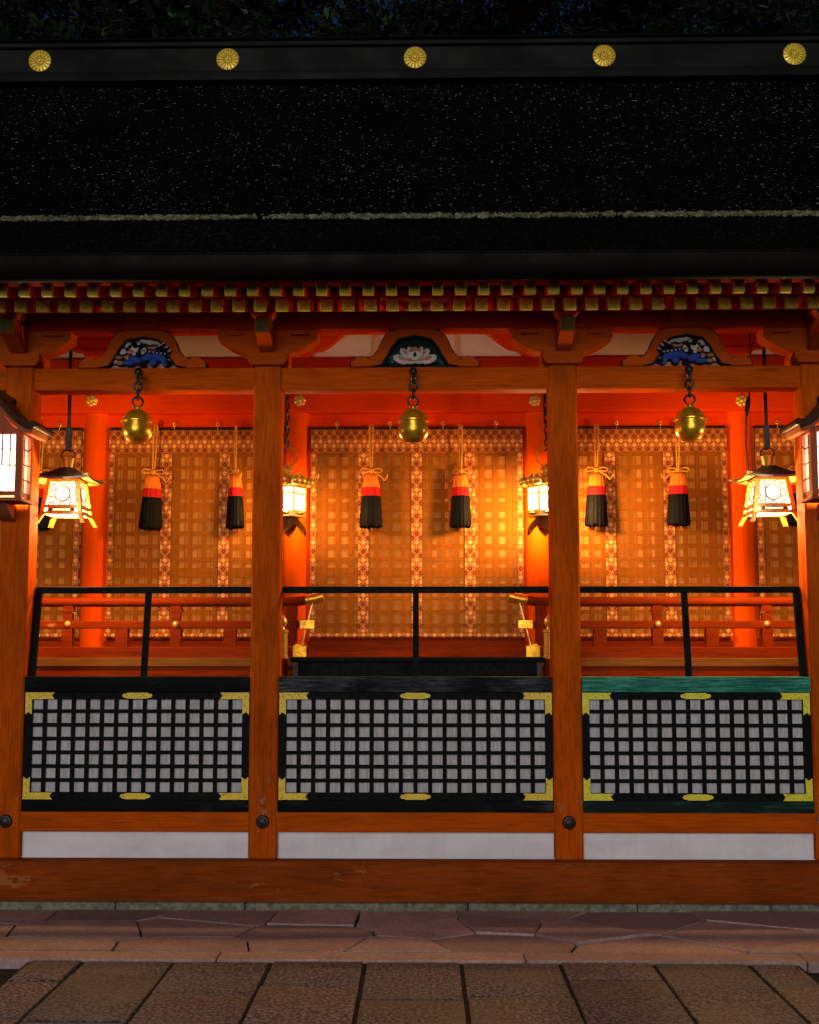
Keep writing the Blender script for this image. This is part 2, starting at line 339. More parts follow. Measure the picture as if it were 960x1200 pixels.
    def build(s, name, mats, parent=None, loc=(0, 0, 0), smooth=35, recalc=True):
        if recalc: bmesh.ops.recalc_face_normals(s.bm, faces=s.bm.faces)
        me = bpy.data.meshes.new(name); s.bm.to_mesh(me); s.bm.free()
        for m in (mats if isinstance(mats, (list, tuple)) else [mats]): me.materials.append(M[m])
        if smooth:
            for p in me.polygons: p.use_smooth = True
            me.set_sharp_from_angle(angle=math.radians(smooth))
        o = bpy.data.objects.new(name, me); COL.objects.link(o); o.location = loc
        if parent: o.parent = parent
        return o
def tag(o, label=None, cat=None, group=None, kind=None):
    for k, v in (('label', label), ('category', cat), ('group', group), ('kind', kind)):
        if v: o[k] = v
    return o
def empty(name, loc, label=None, cat=None, group=None, rz=0):
    o = bpy.data.objects.new(name, None); COL.objects.link(o); o.location = loc; o.rotation_euler.z = rz; o.empty_display_size = 0.1
    return tag(o, label, cat, group)
def kids(o): return [c for c in COL.objects if c.parent == o]
def copy_tree(o, parent=None):
    c = o.copy(); COL.objects.link(c); c.parent = parent
    for ch in kids(o): copy_tree(ch, c)
    return c
def arc(cx, cz, r, a0, a1, n=8): return [(cx + r * math.cos(math.radians(a0 + (a1 - a0) * i / n)), cz + r * math.sin(math.radians(a0 + (a1 - a0) * i / n))) for i in range(n + 1)]

# ------------------------------------------------------------------ dimensions
H1, H2 = 1.0575, 2.845                       # post lines left and right of the centre
PX = [-H2, -H1, H1, H2]; PW = 0.10           # half width of a post
XE = 3.74                                    # how far the hall runs
zS = zz(1010, -0.06); zT0, zT1 = zz(976, 0.0), zz(952, 0.0)
zB0, zB1 = zz(456, 0.02), zz(430, 0.02)      # head beam
zP0, zP1 = zz(385, -0.02), zz(364, -0.02)    # purlin
zFl = 1.715

# ------------------------------------------------------------------ ground
g = MB(); g.box(-40, 40, -40, 60, -0.5, -0.03); tag(g.build('ground', 'gravel', smooth=0), 'dark gravel ground around the stone path', 'ground', kind='structure')
b = MB(); b.box(-2.215, 2.185, -14, -1.36, -0.2, 0.010)
b.build('path_bed', 'joint', smooth=0); tag(bpy.data.objects['path_bed'], 'dark earth bed under the stone slabs', 'path', kind='structure')
pv = MB()
xs = [-2.20, -1.89, -1.37, -0.816, -0.279, 0.268, 0.829, 1.356, 1.892, 2.173]
for i in range(9):
    y = -1.38 - [0.42, 0.30, 0.62, 0.5, 0.72, 0.66, 0.36, 0.58, 0.47][i]; y1 = -1.378
    while y1 > -13:
        ja, jb = random.uniform(-.006, .006), random.uniform(-.006, .006); dz = random.uniform(-.004, .004)
        pv.box(xs[i] + 0.011 + ja, xs[i + 1] - 0.011 + jb, y + 0.006, y1 - 0.006, -0.15, 0.022 + dz, 0.007, 2)
        y1 = y; y -= random.uniform(0.62, 0.9)
tag(pv.build('pavement', 'slab', smooth=30), 'pitted reddish granite slabs in rows leading to the shrine', 'pavement', kind='structure')

# irregular flagstones: clipped Voronoi cells
def clip(poly, px, py, nx, ny):
    out = []
    for i in range(len(poly)):
        a, c = poly[i], poly[(i + 1) % len(poly)]
        da, dc = (a[0] - px) * nx + (a[1] - py) * ny, (c[0] - px) * nx + (c[1] - py) * ny
        if da <= 0: out.append(a)
        if da * dc < 0:
            t = da / (da - dc); out.append((a[0] + (c[0] - a[0]) * t, a[1] + (c[1] - a[1]) * t))
    return out
tb = MB(); tb.box(-7, 7, -1.34, 0.6, -0.3, 0.014); tag(tb.build('terrace_bed', 'joint', smooth=0), 'dark joint bed under the flagstones', 'terrace', kind='structure')
fl = MB(); seeds = []; rr = random.Random(5)
for r in range(3):
    x = -7 + rr.uniform(0, .4)
    while x < 7:
        seeds.append((x, -1.05 + r * 0.40 + rr.uniform(-.13, .13))); x += rr.uniform(0.42, 1.15)
A = 0.62
for i, p in enumerate(seeds):
    poly = [(-7, -1.18), (7, -1.18), (7, -0.03), (-7, -0.03)]
    for j, q in enumerate(seeds):
        if i != j and abs(q[0] - p[0]) < 2.5:
            nx, ny = (q[0] - p[0]) * A, (q[1] - p[1]); mx, my = (p[0] + q[0]) / 2, (p[1] + q[1]) / 2
            l = math.hypot(nx, ny); nx /= l; ny /= l
            poly = clip(poly, mx - nx * 0.005, my - ny * 0.005, nx, ny)
            if len(poly) < 3: break
    if len(poly) >= 3:
        cx = sum(q[0] for q in poly) / len(poly); cy = sum(q[1] for q in poly) / len(poly)
        z = .034 + rr.uniform(-.008, .006); tx, ty = rr.uniform(-.005, .005), rr.uniform(-.010, .006)
        # a little unevenness along the edges
        jp = []
        for k in range(len(poly)):
            a, c = poly[k], poly[(k + 1) % len(poly)]; n = max(1, int(math.hypot(a[0] - c[0], a[1] - c[1]) / 0.09))
            for q in range(n):
                t = q / n; jp.append((a[0] + (c[0] - a[0]) * t + rr.uniform(-.006, .006), a[1] + (c[1] - a[1]) * t + rr.uniform(-.006, .006)))
        top = [fl.bm.verts.new((cx + (q[0] - cx) * .985, cy + (q[1] - cy) * .97, z + (q[0] - cx) * tx + (q[1] - cy) * ty)) for q in jp]
        bot = [fl.bm.verts.new((q[0], q[1], -0.01)) for q in jp]
        fl.bm.faces.new(top)
        for k in range(len(jp)): fl.bm.faces.new((bot[k], bot[(k + 1) % len(jp)], top[(k + 1) % len(jp)], top[k]))
tag(fl.build('terrace_flagstones', 'flag', smooth=30), 'irregular brown flagstones in front of the wooden sill', 'terrace', kind='structure')
kb = MB(); x = -7
while x < 7:
    L = random.uniform(1.3, 2.3); kb.box(x + .004, x + L - .004, -1.37, -1.19, -0.2, 0.031 + random.uniform(-.002, .002), 0.006, 1); x += L
tag(kb.build('kerb', 'flag', smooth=30), 'long low kerb stones along the terrace edge', 'kerb', kind='structure')

# ------------------------------------------------------------------ front hall
hall = empty('shrine_hall', (0, 0, 0), 'vermilion timber shrine hall with black thatched roof and gilt crested ridge', 'shrine')
b = MB(); x = -XE
while x < XE:
    L = min(random.uniform(0.7, 1.6), XE - x); b.box(x, x + L - .006, -0.085, 0.2, -0.05, zz(1058, -0.06), 0.01, 2); x += L
b.build('plinth_stone', 'stone', hall)
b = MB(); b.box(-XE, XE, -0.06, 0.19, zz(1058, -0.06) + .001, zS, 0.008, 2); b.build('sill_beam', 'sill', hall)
for i in range(4):
    b = MB(); b.box(PX[i] - PW, PX[i] + PW, 0.0, 2 * PW, zS + .001, zB1 + 0.01, 0.013, 1); b.build('post', 'post', hall)
segs = [(-XE, -H2), (-H2, -H1), (-H1, H1), (H1, H2), (H2, XE)]
for a, c in segs:
    a2, c2 = (a + PW if a > -XE else a), (c - PW if c < XE else c)
    b = MB(); b.box(a2 - .01, c2 + .01, 0.012, 0.17, zT0, zT1, 0.006, 1); b.build('tie_rail', 'beam', hall)
    b = MB(); b.box(a2 - .01, c2 + .01, 0.06, 0.10, zS + .001, zT0 - .001); b.build('plaster_panel', 'plaster', hall, smooth=0)
    b = MB(); b.box(a2 - .01, c2 + .01, 0.02, 0.18, zB0, zB1, 0.008, 2); b.build('head_beam', 'beam', hall)
for px in PX + [-H2 - 1.7875, H2 + 1.7875]:
    if abs(px) > XE: continue
    b = MB(); b.lathe([(0.047, 0), (0.047, .006), (.04, .018), (.03, .02), (.026, .034), (.001, .042)], seg=20)
    bmesh.ops.rotate(b.bm, verts=b.bm.verts, cent=(0, 0, 0), matrix=Matrix.Rotation(PI / 2, 3, 'X'))
    b.build('nail_cover', 'rod', hall, (px, -0.001, zz(963.5, 0)))
b = MB(); b.box(-XE, XE, -0.02, 0.16, zP0, zP1, 0.008, 2); b.build('purlin', 'deepred', hall)

# brackets on the posts
zA0, zA1 = zB1 + 0.085, zP0
def make_bracket():
    e = bpy.data.objects.new('bracket', None); COL.objects.link(e); e.parent = hall
    b = MB(); h = 0.09
    b.prism([(-.115, 0), (.115, 0), (.145, .04), (.145, h), (-.145, h), (-.145, .04)], -0.03, 0.22); b.build('bearing_block', 'bracket', e, (0, 0, zB1 + .011))
    hh = zA1 - zA0
    pr = [(-.36, hh), (-.36, hh * .55)] + [(-.36 + .22 * t, hh * .55 - hh * .55 * math.sin(t * PI / 2)) for t in (.2, .4, .6, .8, 1)]
    pr = pr + [(-x, z) for x, z in pr[::-1]]
    b = MB(); b.prism(pr, 0.0, 0.16); b.build('arm', 'bracket', e, (0, 0, zA0 + .016))
    b = MB(); b.prism([(-.30, hh * .98), (-.30, hh * .42), (-.24, hh * .40), (-.12, hh * .12), (-.02, 0), (-.02, hh * .98)], -0.052, 0.052, 'X')
    b.build('nose', 'bracket', e, (0, 0, zA0 + .01))
    b = MB(); b.box(-.046, .046, -.306, -.3005, hh * .45 + zA0 + .01, hh * .95 + zA0 + .01); b.build('nose_end', 'greenend', e)
    b = MB(); b.prism([(-.06, 0), (.06, 0), (.085, .035), (.085, .075), (-.085, .075), (-.085, .035)], -.31, -.16); b.build('small_block', 'bracket', e, (0, 0, zA1 + .012))
    for s in (-1, 1):
        b = MB(); b.prism([(0.0, 0), (.05, .03), (.10, .03), (.13, 0)] if s > 0 else [(0, 0), (-.13, 0), (-.10, .03), (-.05, .03)], -.05, -.001); b.build('scroll', 'plaster' if False else 'bracket', e, (s * .17, 0, zA1 - .045))
    return e
br = make_bracket(); br.location.x = PX[0]
for px in PX[1:]:
    c = copy_tree(br, hall); c.location.x = px

# frog-leg struts with painted carvings
S = 0.0061
OUT = [(75, 0), (75, 5), (68, 11), (61, 12.5), (55, 9), (49, 12), (43, 20), (39, 30), (34, 38), (28, 42), (20, 44), (0, 45)]
INN = [(52, 0), (48, 1), (44, 1.5), (42, 2), (40, 3), (36, 9), (32, 15), (28, 23), (24, 28), (20, 33), (12, 35), (0, 37)]
def strut(x, kind):
    e = bpy.data.objects.new('frog_leg_strut', None); COL.objects.link(e); e.parent = hall; e.location = (x, 0, zB1 + .001)
    o = [(-a * S, c * S) for a, c in OUT] + [(a * S, c * S) for a, c in OUT[-2::-1]]; n = [(-a * S, c * S) for a, c in INN] + [(a * S, c * S) for a, c in INN[-2::-1]]
    b = MB(); b.band(o, n, 0.0, 0.085); b.build('frame', 'bracket', e)
    b = MB(); b.band([(p[0] * 1.025, p[1] * 1.03) for p in o], o, 0.012, 0.06); b.build('outer_edging', 'c_dark', e)
    n2 = [(p[0] * .93, p[1] * .93) for p in n]
    b = MB(); b.band([(p[0], p[1] - .0) for p in n], n2, -0.006, 0.03); b.build('dark_edging', 'c_dark', e)
    b = MB(); b.prism([(-40 * S, .001)] + [p for p in n if p[1] > 2.5 * S] + [(40 * S, .001)], 0.05, 0.07); b.build('back_panel', 'c_teal' if kind == 'peony' else 'c_pink', e)
    b = MB(); b.prism([(-.09, 0), (.09, 0), (.115, .03), (.115, .10), (-.115, .10), (-.115, .03)], -.04, .12); b.build('top_block', 'bracket', e, (0, 0, 45 * S + .001))
    c = MB(); rn = random.Random(3 if x < 0 else 9)
    if kind == 'peony':
        c.mi = 0
        for k in range(26):
            X = rn.uniform(-.20, .20); Z = rn.uniform(.015, .20 - abs(X) * .75)
            c.mi = rn.choice((0, 1, 1, 4)); c.ball((X, .043, Z), (rn.uniform(.022, .045), .012, rn.uniform(.010, .018)), 8, Matrix.Rotation(rn.uniform(-1, 1), 3, 'Y'))
        for k, (X, Z, a, l) in enumerate([(-.10, .05, .35, .062), (.10, .05, -.35, .062), (-.065, .085, .8, .056), (.065, .085, -.8, .056), (-.04, .04, .1, .05), (.04, .04, -.1, .05), (0, .045, 0, .05), (-.03, .10, 1.2, .045), (.035, .10, -1.2, .045)]):
            c.mi = 4; c.ball((X, .034 - .004 * (k % 3), Z), (l * 1.10, .012, l * .60), 14, Matrix.Rotation(a, 3, 'Y'))
            c.mi = 2; c.ball((X, .028 - .004 * (k % 3), Z), (l, .014, l * .52), 14, Matrix.Rotation(a, 3, 'Y'))
            c.mi = 3; c.ball((X * .9, .018 - .004 * (k % 3), Z + .004), (l * .62, .010, l * .22), 10, Matrix.Rotation(a, 3, 'Y'))
        for X, Z in ((-.03, .075), (.03, .075), (0, .06), (0, .085)): c.mi = 2; c.ball((X, .004, Z), (.03, .012, .026), 10)
        c.mi = 3; c.ball((0, -.004, .118), (.022, .012, .016), 10); c.mi = 4; c.ball((0, -.008, .078), (.010, .01, .018), 8)
    else:
        s = kind
        def bl(X, Z, rx, rz, mi, y=.03, a=0, t=.018): c.mi = 1; c.ball((s * X, y + .006, Z), (rx + .006, t, rz + .006), 10, Matrix.Rotation(s * a, 3, 'Y')); c.mi = mi; c.ball((s * X, y, Z), (rx, t, rz), 12, Matrix.Rotation(s * a, 3, 'Y'))
        for X, Z in ((-.15, .12), (-.12, .17), (.10, .19), (.15, .16), (.17, .10), (.0, .195), (-.19, .05), (.05, .19)): bl(X, Z, .036, .024, 2, .045)
        bl(.02, .085, .11, .042, 0, .028, -.2, .024); bl(.11, .080, .055, .036, 0, .022, .5, .022); bl(.155, .050, .022, .05, 0, .02, -.4); bl(.08, .035, .026, .03, 0, .018, .4)
        bl(-.05, .055, .05, .028, 0, .012, .3, .02); bl(-.10, .030, .045, .02, 0, .010, .1); bl(-.03, .105, .05, .04, 1, .016, 0, .02)
        bl(-.065, .125, .045, .038, 2, .008, 0, .022); bl(-.085, .105, .026, .018, 3, -.004); bl(-.05, .145, .016, .012, 1, -.006); bl(-.08, .14, .012, .010, 1, -.008); bl(-.10, .12, .012, .008, 1, -.01)
        for k in range(9):
            t = k * .7; bl(-.03 + .05 * math.cos(t), .125 + .042 * math.sin(t), .016, .013, 1 if k % 2 else 2, -.002)
        for X, Z in ((.17, .13), (.145, .155), (.12, .14), (.19, .10)): bl(X, Z, .03, .012, 1, .014, -.6); bl(X + .008, Z + .014, .022, .007, 2, .010, -.6)
        for X, Z in ((-.16, .03), (-.17, .07), (.0, .02), (.18, .03)): bl(X, Z, .03, .016, 4 if X < 0 else 1, .02)
        for k in range(7): bl(.0 + .028 * k, .115 - .004 * k, .008, .008, 2, .004)
    c.build('carving', ['c_teal', 'c_leaf', 'c_white', 'c_pink', 'c_dark'] if kind == 'peony' else ['c_blue', 'c_dark', 'c_white', 'c_pink', 'c_ochre'], e, (0, -.012, .003))
strut(0.0, 'peony'); strut(xx(167, 0, 410), 1); strut(xx(805, 0, 410), -1)

# rafters, two rows, each with its gilt cap
SL = 0.28
def make_rafter(w, h, y0, y1, zc, sl, capw, caph):
    b = MB(); b.prism([(y0, zc - h / 2), (y1, zc - h / 2 + (y1 - y0) * sl), (y1, zc + h / 2 + (y1 - y0) * sl), (y0, zc + h / 2)], -w / 2, w / 2, 'X'); r = b.build('rafter', 'deepred', hall)
    b = MB(); b.box(-capw / 2, capw / 2, y0 - .008, y0 + .03, zc - caph / 2, zc + caph / 2, .004, 1)
    b.box(-capw / 2 + .010, capw / 2 - .010, y0 - .012, y0 - .007, zc - caph / 2 + .010, zc + caph / 2 - .010, .003, 1)
    b.lathe([(.016, 0), (.014, .005), (.004, .008)], (0, 0, 0), 10) if False else None
    b.build('end_cap', 'cap', r)
    return r
yL, yU = -0.50, -0.87
zL, zU = zz(356.0, yL), zz(338.6, yU)
rl = make_rafter(.074, .085, yL, 2.3, zL, SL, .083, .088); ru = make_rafter(.062, .064, yU, -0.2, zU, 0.25, .070, .070)
rafx = []
k = 0
while True:
    x = 0.15 * k + .003
    if k * .15 > H1: x = H1 + (k - 7.05) * (H2 - H1) / 12
    if x > 3.68: break
    rafx.append(x)
    if k: rafx.append(-x + .006)
    k += 1
for proto in (rl, ru):
    for i, x in enumerate(rafx):
        o = proto if i == 0 else copy_tree(proto, hall); o.location.x = x
# soffits and eave boards
b = MB()
b.prism([(yL - .02, zL + .0435), (2.3, zL + .0435 + (2.3 - yL) * SL), (2.3, zL + .075 + (2.3 - yL) * SL), (yL - .02, zL + .07)], -XE, XE, 'X')
b.prism([(yU - .03, zU + .033), (-0.2, zU + .033 + .67 * .25), (-0.2, zU + .06 + .67 * .25), (yU - .03, zU + .055)], -XE, XE, 'X')
b.build('soffit', 'deepred', hall)
b = MB(); b.box(-XE, XE, yL - .045, yL + .02, zL + .046, zL + .046 + .035); b.box(-XE, XE, yU - .05, yU + .02, zU + .036, zU + .075); b.build('eave_board', 'deepred', hall)

# thatched roof
yE = -0.985; zE0, zE1 = zz(298, yE), zz(255, yE)
yR = 0.92; zR0 = zz(93, yR)
prof = []
for i in range(15):
    t = i / 14; prof.append((yE + 0.03 + (yR + .05 - yE) * t, zE1 + .025 + (zR0 - zE1) * (t * 0.86 + t * t * 0.14)))
b = MB(); nx = 60
rows = []
pr2 = [(yU + .1, zU + .075), (yE + .05, zE0 - .03), (yE + .004, zE0 - .005), (yE - .0, zE1 - .01)] + prof
for i in range(nx + 1):
    x = -XE + 2 * XE * i / nx; rn = random.Random(i)
    rows.append([b.bm.verts.new((x, y, z + (rn.uniform(-.004, .004) if j > 2 else 0))) for j, (y, z) in enumerate(pr2)])
for i in range(nx):
    for j in range(len(pr2) - 1): b.bm.faces.new((rows[i][j], rows[i + 1][j], rows[i + 1][j + 1], rows[i][j + 1]))
n = len(pr2)
# back slope and gables close the body
back = [(y, z) for y, z in ((yR + 1.9, zR0 - 1.0), (yR + 1.9, zR0 - 1.25))]
bl_, br_ = [[b.bm.verts.new((x, y, z)) for y, z in back] for x in (-XE, XE)]
L, R_ = rows[0], rows[nx]
b.bm.faces.new((L[n - 1], R_[n - 1], br_[0], bl_[0])); b.bm.faces.new((bl_[0], br_[0], br_[1], bl_[1])); b.bm.faces.new((bl_[1], br_[1], R_[0], L[0]))
b.bm.faces.new(L + bl_); b.bm.faces.new((R_ + br_)[::-1])
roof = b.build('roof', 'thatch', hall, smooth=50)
b = MB(); rn = random.Random(4)
ph = [rn.uniform(0, 6) for _ in range(5)]
for q in range(3600):
    x = rn.uniform(-XE, XE); t = rn.random()
    if math.sin(x * 3.1 + ph[0]) + math.sin(x * 7.7 + ph[1]) + math.sin(x * 17 + ph[2]) * .8 + math.sin(x * 41 + ph[3]) * .6 < -1.9 + rn.gauss(0, .6): continue
    c = Vector((x, yE + .006 + .03 * t + rn.uniform(-.004, .004), zE1 + .002 + .030 * t + rn.gauss(0, .004)))
    ex, ey, ez = rn.uniform(.005, .017), rn.uniform(.006, .014), rn.uniform(.005, .013); a = rn.uniform(0, 1)
    v = [b.bm.verts.new(c + Vector((ex * math.cos(a + k * PI / 2.5), -ey * .7, ez * math.sin(a + k * PI / 2.5)))) for k in range(5)]
    w_ = [b.bm.verts.new(c + Vector((ex * 1.3 * math.cos(a + .6 + k * PI / 2.5), ey, ez * 1.3 * math.sin(a + .6 + k * PI / 2.5)))) for k in range(5)]
    b.bm.faces.new(v[::-1])
    for k in range(5): b.bm.faces.new((v[k], v[(k + 1) % 5], w_[(k + 1) % 5], w_[k]))
b.build('mossy_edge', 'moss', roof, smooth=0, recalc=False)
# gutter
b = MB(); gz0, gz1 = zz(328, -1.10), zz(300, -1.10); gr = (gz1 - gz0)
pts = [(-1.10 + .075 * math.cos(a), gz1 - .004 + gr * math.sin(a)) for a in [PI + PI * i / 10 for i in range(11)]]
inn = [(-1.10 + .068 * math.cos(a), gz1 + (gr - .007) * math.sin(a)) for a in [2 * PI - PI * i / 10 for i in range(11)]]
b.prism(pts + inn, -XE, XE, 'X'); b.tube([(-XE, -1.176, gz1 - .002), (XE, -1.176, gz1 - .002)], .007, 8)
gut = b.build('gutter', 'gutter', hall)
for px in (20, 245, 468, 694, 922):
    X = xx(px, -1.17, 312); b = MB()
    b.prism([(p[0] * 1.0 - (.004 if p[0] < -1.1 else -.004), p[1] - .004) for p in pts] + [(-1.025, gz1 + .012), (-1.18, gz1 + .012)], X - .007, X + .007, 'X'); b.build('strap', 'gutter', gut)
# ridge with crests
zq = lambda y: zz(y, yR - .02)
b = MB()
b.box(-XE, XE, yR - .02, yR + .42, zq(83), zq(54), .004); b.box(-XE, XE, yR - .06, yR + .46, zR0 - .02, zq(83) - .001, .01, 2)
b.box(-XE, XE, yR - .05, yR + .45, zq(54) + .001, zq(48), .006); b.prism([(yR - .08, zq(48) + .001), (yR + .48, zq(48) + .001), (yR + .40, zq(40)), (yR + .0, zq(40))], -XE, XE, 'X')
rg = b.build('ridge', 'ridge', hall)
for px, py in ((47, 69.5), (267, 69), (486.5, 66.5), (708, 63.5), (931, 58.5)):
    b = MB(); Rr = .092
    b.lathe([(Rr, 0), (Rr, .012), (Rr * .93, .016), (.001, .016)], seg=32)
    for k in range(16):
        t = 2 * PI * k / 16; rm = Matrix.Rotation(t, 3, 'Z')
        b.ball((math.cos(t) * Rr * .60, math.sin(t) * Rr * .60, .016), (Rr * .40, Rr * .092, .010), 10, rm)
    b.ball((0, 0, .016), (Rr * .2, Rr * .2, .014), 12)
    bmesh.ops.rotate(b.bm, verts=b.bm.verts, cent=(0, 0, 0), matrix=Matrix.Rotation(PI / 2, 3, 'X'))
    X, Z = at(px, py, yR - .03); b.build('crest', 'crest', rg, (X, yR - .0205, (zq(83) + zq(54)) / 2 + .002))

# ------------------------------------------------------------------ inner hall
inner = empty('inner_hall', (0, 2.0, zFl), 'bright vermilion inner hall with round columns and raised veranda behind the front posts', 'shrine')
def I(mb, name, m, **k):
    o = mb.build(name, m, inner, **k); o.matrix_parent_inverse = Matrix.Translation((0, -2.0, -zFl)); return o
XI = 4.55; CY_ = 2.1; CR = 0.12
zN0, zN1 = zz(481, 1.9), zz(452, 1.9)
for px in PX:
    b = MB(); b.lathe([(CR, zFl), (CR, zN1)], (px, CY_, 0), 32); I(b, 'column', 'innerz')
b = MB(); b.box(-XI, XI, CY_ - CR - .05, CY_ - .021, zN0, zN1 + .012, .006); I(b, 'upper_beam', 'innerx')
b = MB(); b.box(-XI, XI, CY_ - .065, CY_ + .09, zz(500, 2.03), zN0 - .001, .004); I(b, 'lower_beam', 'innerx')
b = MB(); b.box(-XI, XI, CY_ + .06, CY_ + .14, zFl, 5.0); I(b, 'back_wall', 'innerx', smooth=0)
b = MB(); b.box(-XI, XI, CY_ - .06, CY_ + .055, zFl, zz(751, 2.03), .004); I(b, 'skirting_board', 'rail')
zI = zz(419, 2.05)
b = MB(); b.box(-XI, XI, CY_ - .02, CY_ + .058, zI - .02, 5.0); I(b, 'upper_wall', 'plaster', smooth=0)
b = MB(); b.box(-XI, XI, CY_ - .05, CY_ - .022, zN1 + .01, zI, .005); I(b, 'batten', 'deepred')
for px in PX:
    zk = zz(410, 2.0); hh = .24; pr = [(-.40, hh), (-.40, hh * .6)] + [(-.40 + .22 * t, hh * .6 - hh * .6 * math.sin(t * PI / 2)) for t in (.2, .4, .6, .8, 1)]
    b = MB(); b.prism(pr + [(-x, z) for x, z in pr[::-1]], CY_ - .13, CY_ - .021); I(b, 'bracket_arm', 'innerx', loc=(px, 0, zk))
    b = MB(); b.prism([(-.10, 0), (.10, 0), (.13, .04), (.13, zk - zI - .003), (-.13, zk - zI - .003), (-.13, .04)], CY_ - .15, CY_ - .021); I(b, 'bracket_block', 'innerx', loc=(px, 0, zI + .002))
b = MB(); b.box(-XI, XI, 0.97, CY_ - .06, zFl - .05, zFl - .001); I(b, 'veranda_floor', 'floor')
for i in range(4):
    b = MB(); 
    for k in range(6):
        t = 2 * PI * k / 6 + .3; b.ball((.030 * math.cos(t), .030 * math.sin(t), .008), (.026, .026, .010), 10)
    b.ball((0, 0, .014), (.022, .022, .018), 12); b.lathe([(.05, 0), (.046, .006)], seg=18)
    bmesh.ops.rotate(b.bm, verts=b.bm.verts, cent=(0, 0, 0), matrix=Matrix.Rotation(PI / 2, 3, 'X'))
    X, Z = at((107.5, 346, 630, 869)[i], 469.5, CY_ - CR - .05); I(b, 'flower_boss', 'gilt', loc=(X if i in (0, 3) else (-H1 + .03 if i == 1 else H1 - .02), CY_ - CR - .0505, Z))
b = MB(); b.box(-XI, XI, 0.925, 0.969, zz(781, 0.95), zz(771, 0.95), .004); I(b, 'floor_edge', 'floor')
b = MB(); b.box(-XI, XI, 0.94, 1.02, 1.30, zz(781, 0.95) - .002, .004); I(b, 'floor_joist', 'rail')
# lattice shutters behind the blinds
bays = [(-XI, -H2 - CR), (-H2 + CR, -H1 - CR), (-H1 + CR, H1 - CR), (H1 + CR, H2 - CR), (H2 + CR, XI)]
zs0, zs1 = zz(748, 2.03), zz(501, 2.03)
for a, c in bays:
    e = bpy.data.objects.new('lattice_shutter', None); COL.objects.link(e); e.parent = inner; e.matrix_parent_inverse = Matrix.Translation((0, -2.0, -zFl)); e.location = ((a + c) / 2, CY_, 0)
    w = (c - a) / 2
    b = MB(); b.box(-w, w, .045, .055, zs0, zs1); b.build('paper', 'paper', e, smooth=0)
    b = MB(); n = round(2 * w / .118); p = 2 * w / n; rw = (zs1 - zs0) / 16
    for k in range(n + 1):
        h = .019 if k % 4 else .032; b.box(max(-w, -w + k * p - h), min(w, -w + k * p + h), .012, .043, zs0, zs1)
    for k in range(17):
        h = .016 if k not in (5, 10, 11) else .042; b.box(-w, w, .004, .011, max(zs0, zs0 + k * rw - h), min(zs1, zs0 + k * rw + h))
    b.build('lattice', 'lattice_wood', e, smooth=0)

# ------------------------------------------------------------------ bamboo blinds
yBl = CY_ - .085; zb1, zb0 = zz(503.5, yBl), zz(746, yBl)
def blind(a, c, ncol, label):
    e = empty('bamboo_blind', ((a + c) / 2, yBl, zb1), label, 'blind', 'bamboo blinds edged with brocade'); w = (c - a) / 2 - .004; h = zb1 - zb0
    b = MB(); b.box(-w, w, 0, .008, -h + .02, 0); b.build('bamboo_mat', 'bamboo', e, smooth=0)
    b = MB(); nb = max(1, round(2 * w / .077)); b.box(-w, w, -.006, -.001, -.1035, .1035); b.build('top_band', 'brocade', e, (0, 0, -.1045), smooth=0)
    for k in range(ncol + 1):
        hw = .045 if 0 < k < ncol else .026; x = -w + 2 * w * k / ncol
        if k == 0: x = -w + hw
        if k == ncol: x = w - hw
        hh = (h - .24) / 2; b = MB(); b.box(-hw, hw, -.005, -.001, -hh, hh); b.build('brocade_strip', 'brocade', e, (x, 0, -.2095 - hh), smooth=0)
    b = MB(); pts = [(-w + 2 * w * i / 60, -.012 + random.uniform(-.003, .003), random.uniform(-.003, .003)) for i in range(61)]; b.tube(pts, .021, 8); b.build('bottom_roll', 'brocade', e, (0, 0, -h + .01), smooth=60)
    b = MB(); b.box(-w, w, -.012, .004, .0, .014); b.build('hanging_bar', 'rod', e)
    for k in range(4 if w > .5 else 2):
        m = 4 if w > .5 else 2; x = -w + 2 * w * (k + .5) / m
        b = MB(); b.ring((x, -.016, .05), .014, .004, 'Y', 12, 6); b.tube([(x, -.016, .036), (x, -.02, .02), (x, -.018, .004)], .004, 6); b.ball((x, -.014, .066), .008, 8); b.tube([(x, -.014, .066), (x, .03, .066)], .004, 6); b.build('hook', 'gilt', e)
blind(*bays[0], 3, 'bamboo blind at the far left edge, half hidden behind the bronze lantern')
blind(*bays[1], 3, 'bamboo blind in the left bay between column and left middle post')
blind(*bays[2], 4, 'wide bamboo blind in the central bay, brightly lit at its right edge')
blind(*bays[3], 3, 'bamboo blind in the right bay beside the plain right column')
blind(*bays[4], 3, 'bamboo blind at the far right edge behind the cabled bronze lantern')
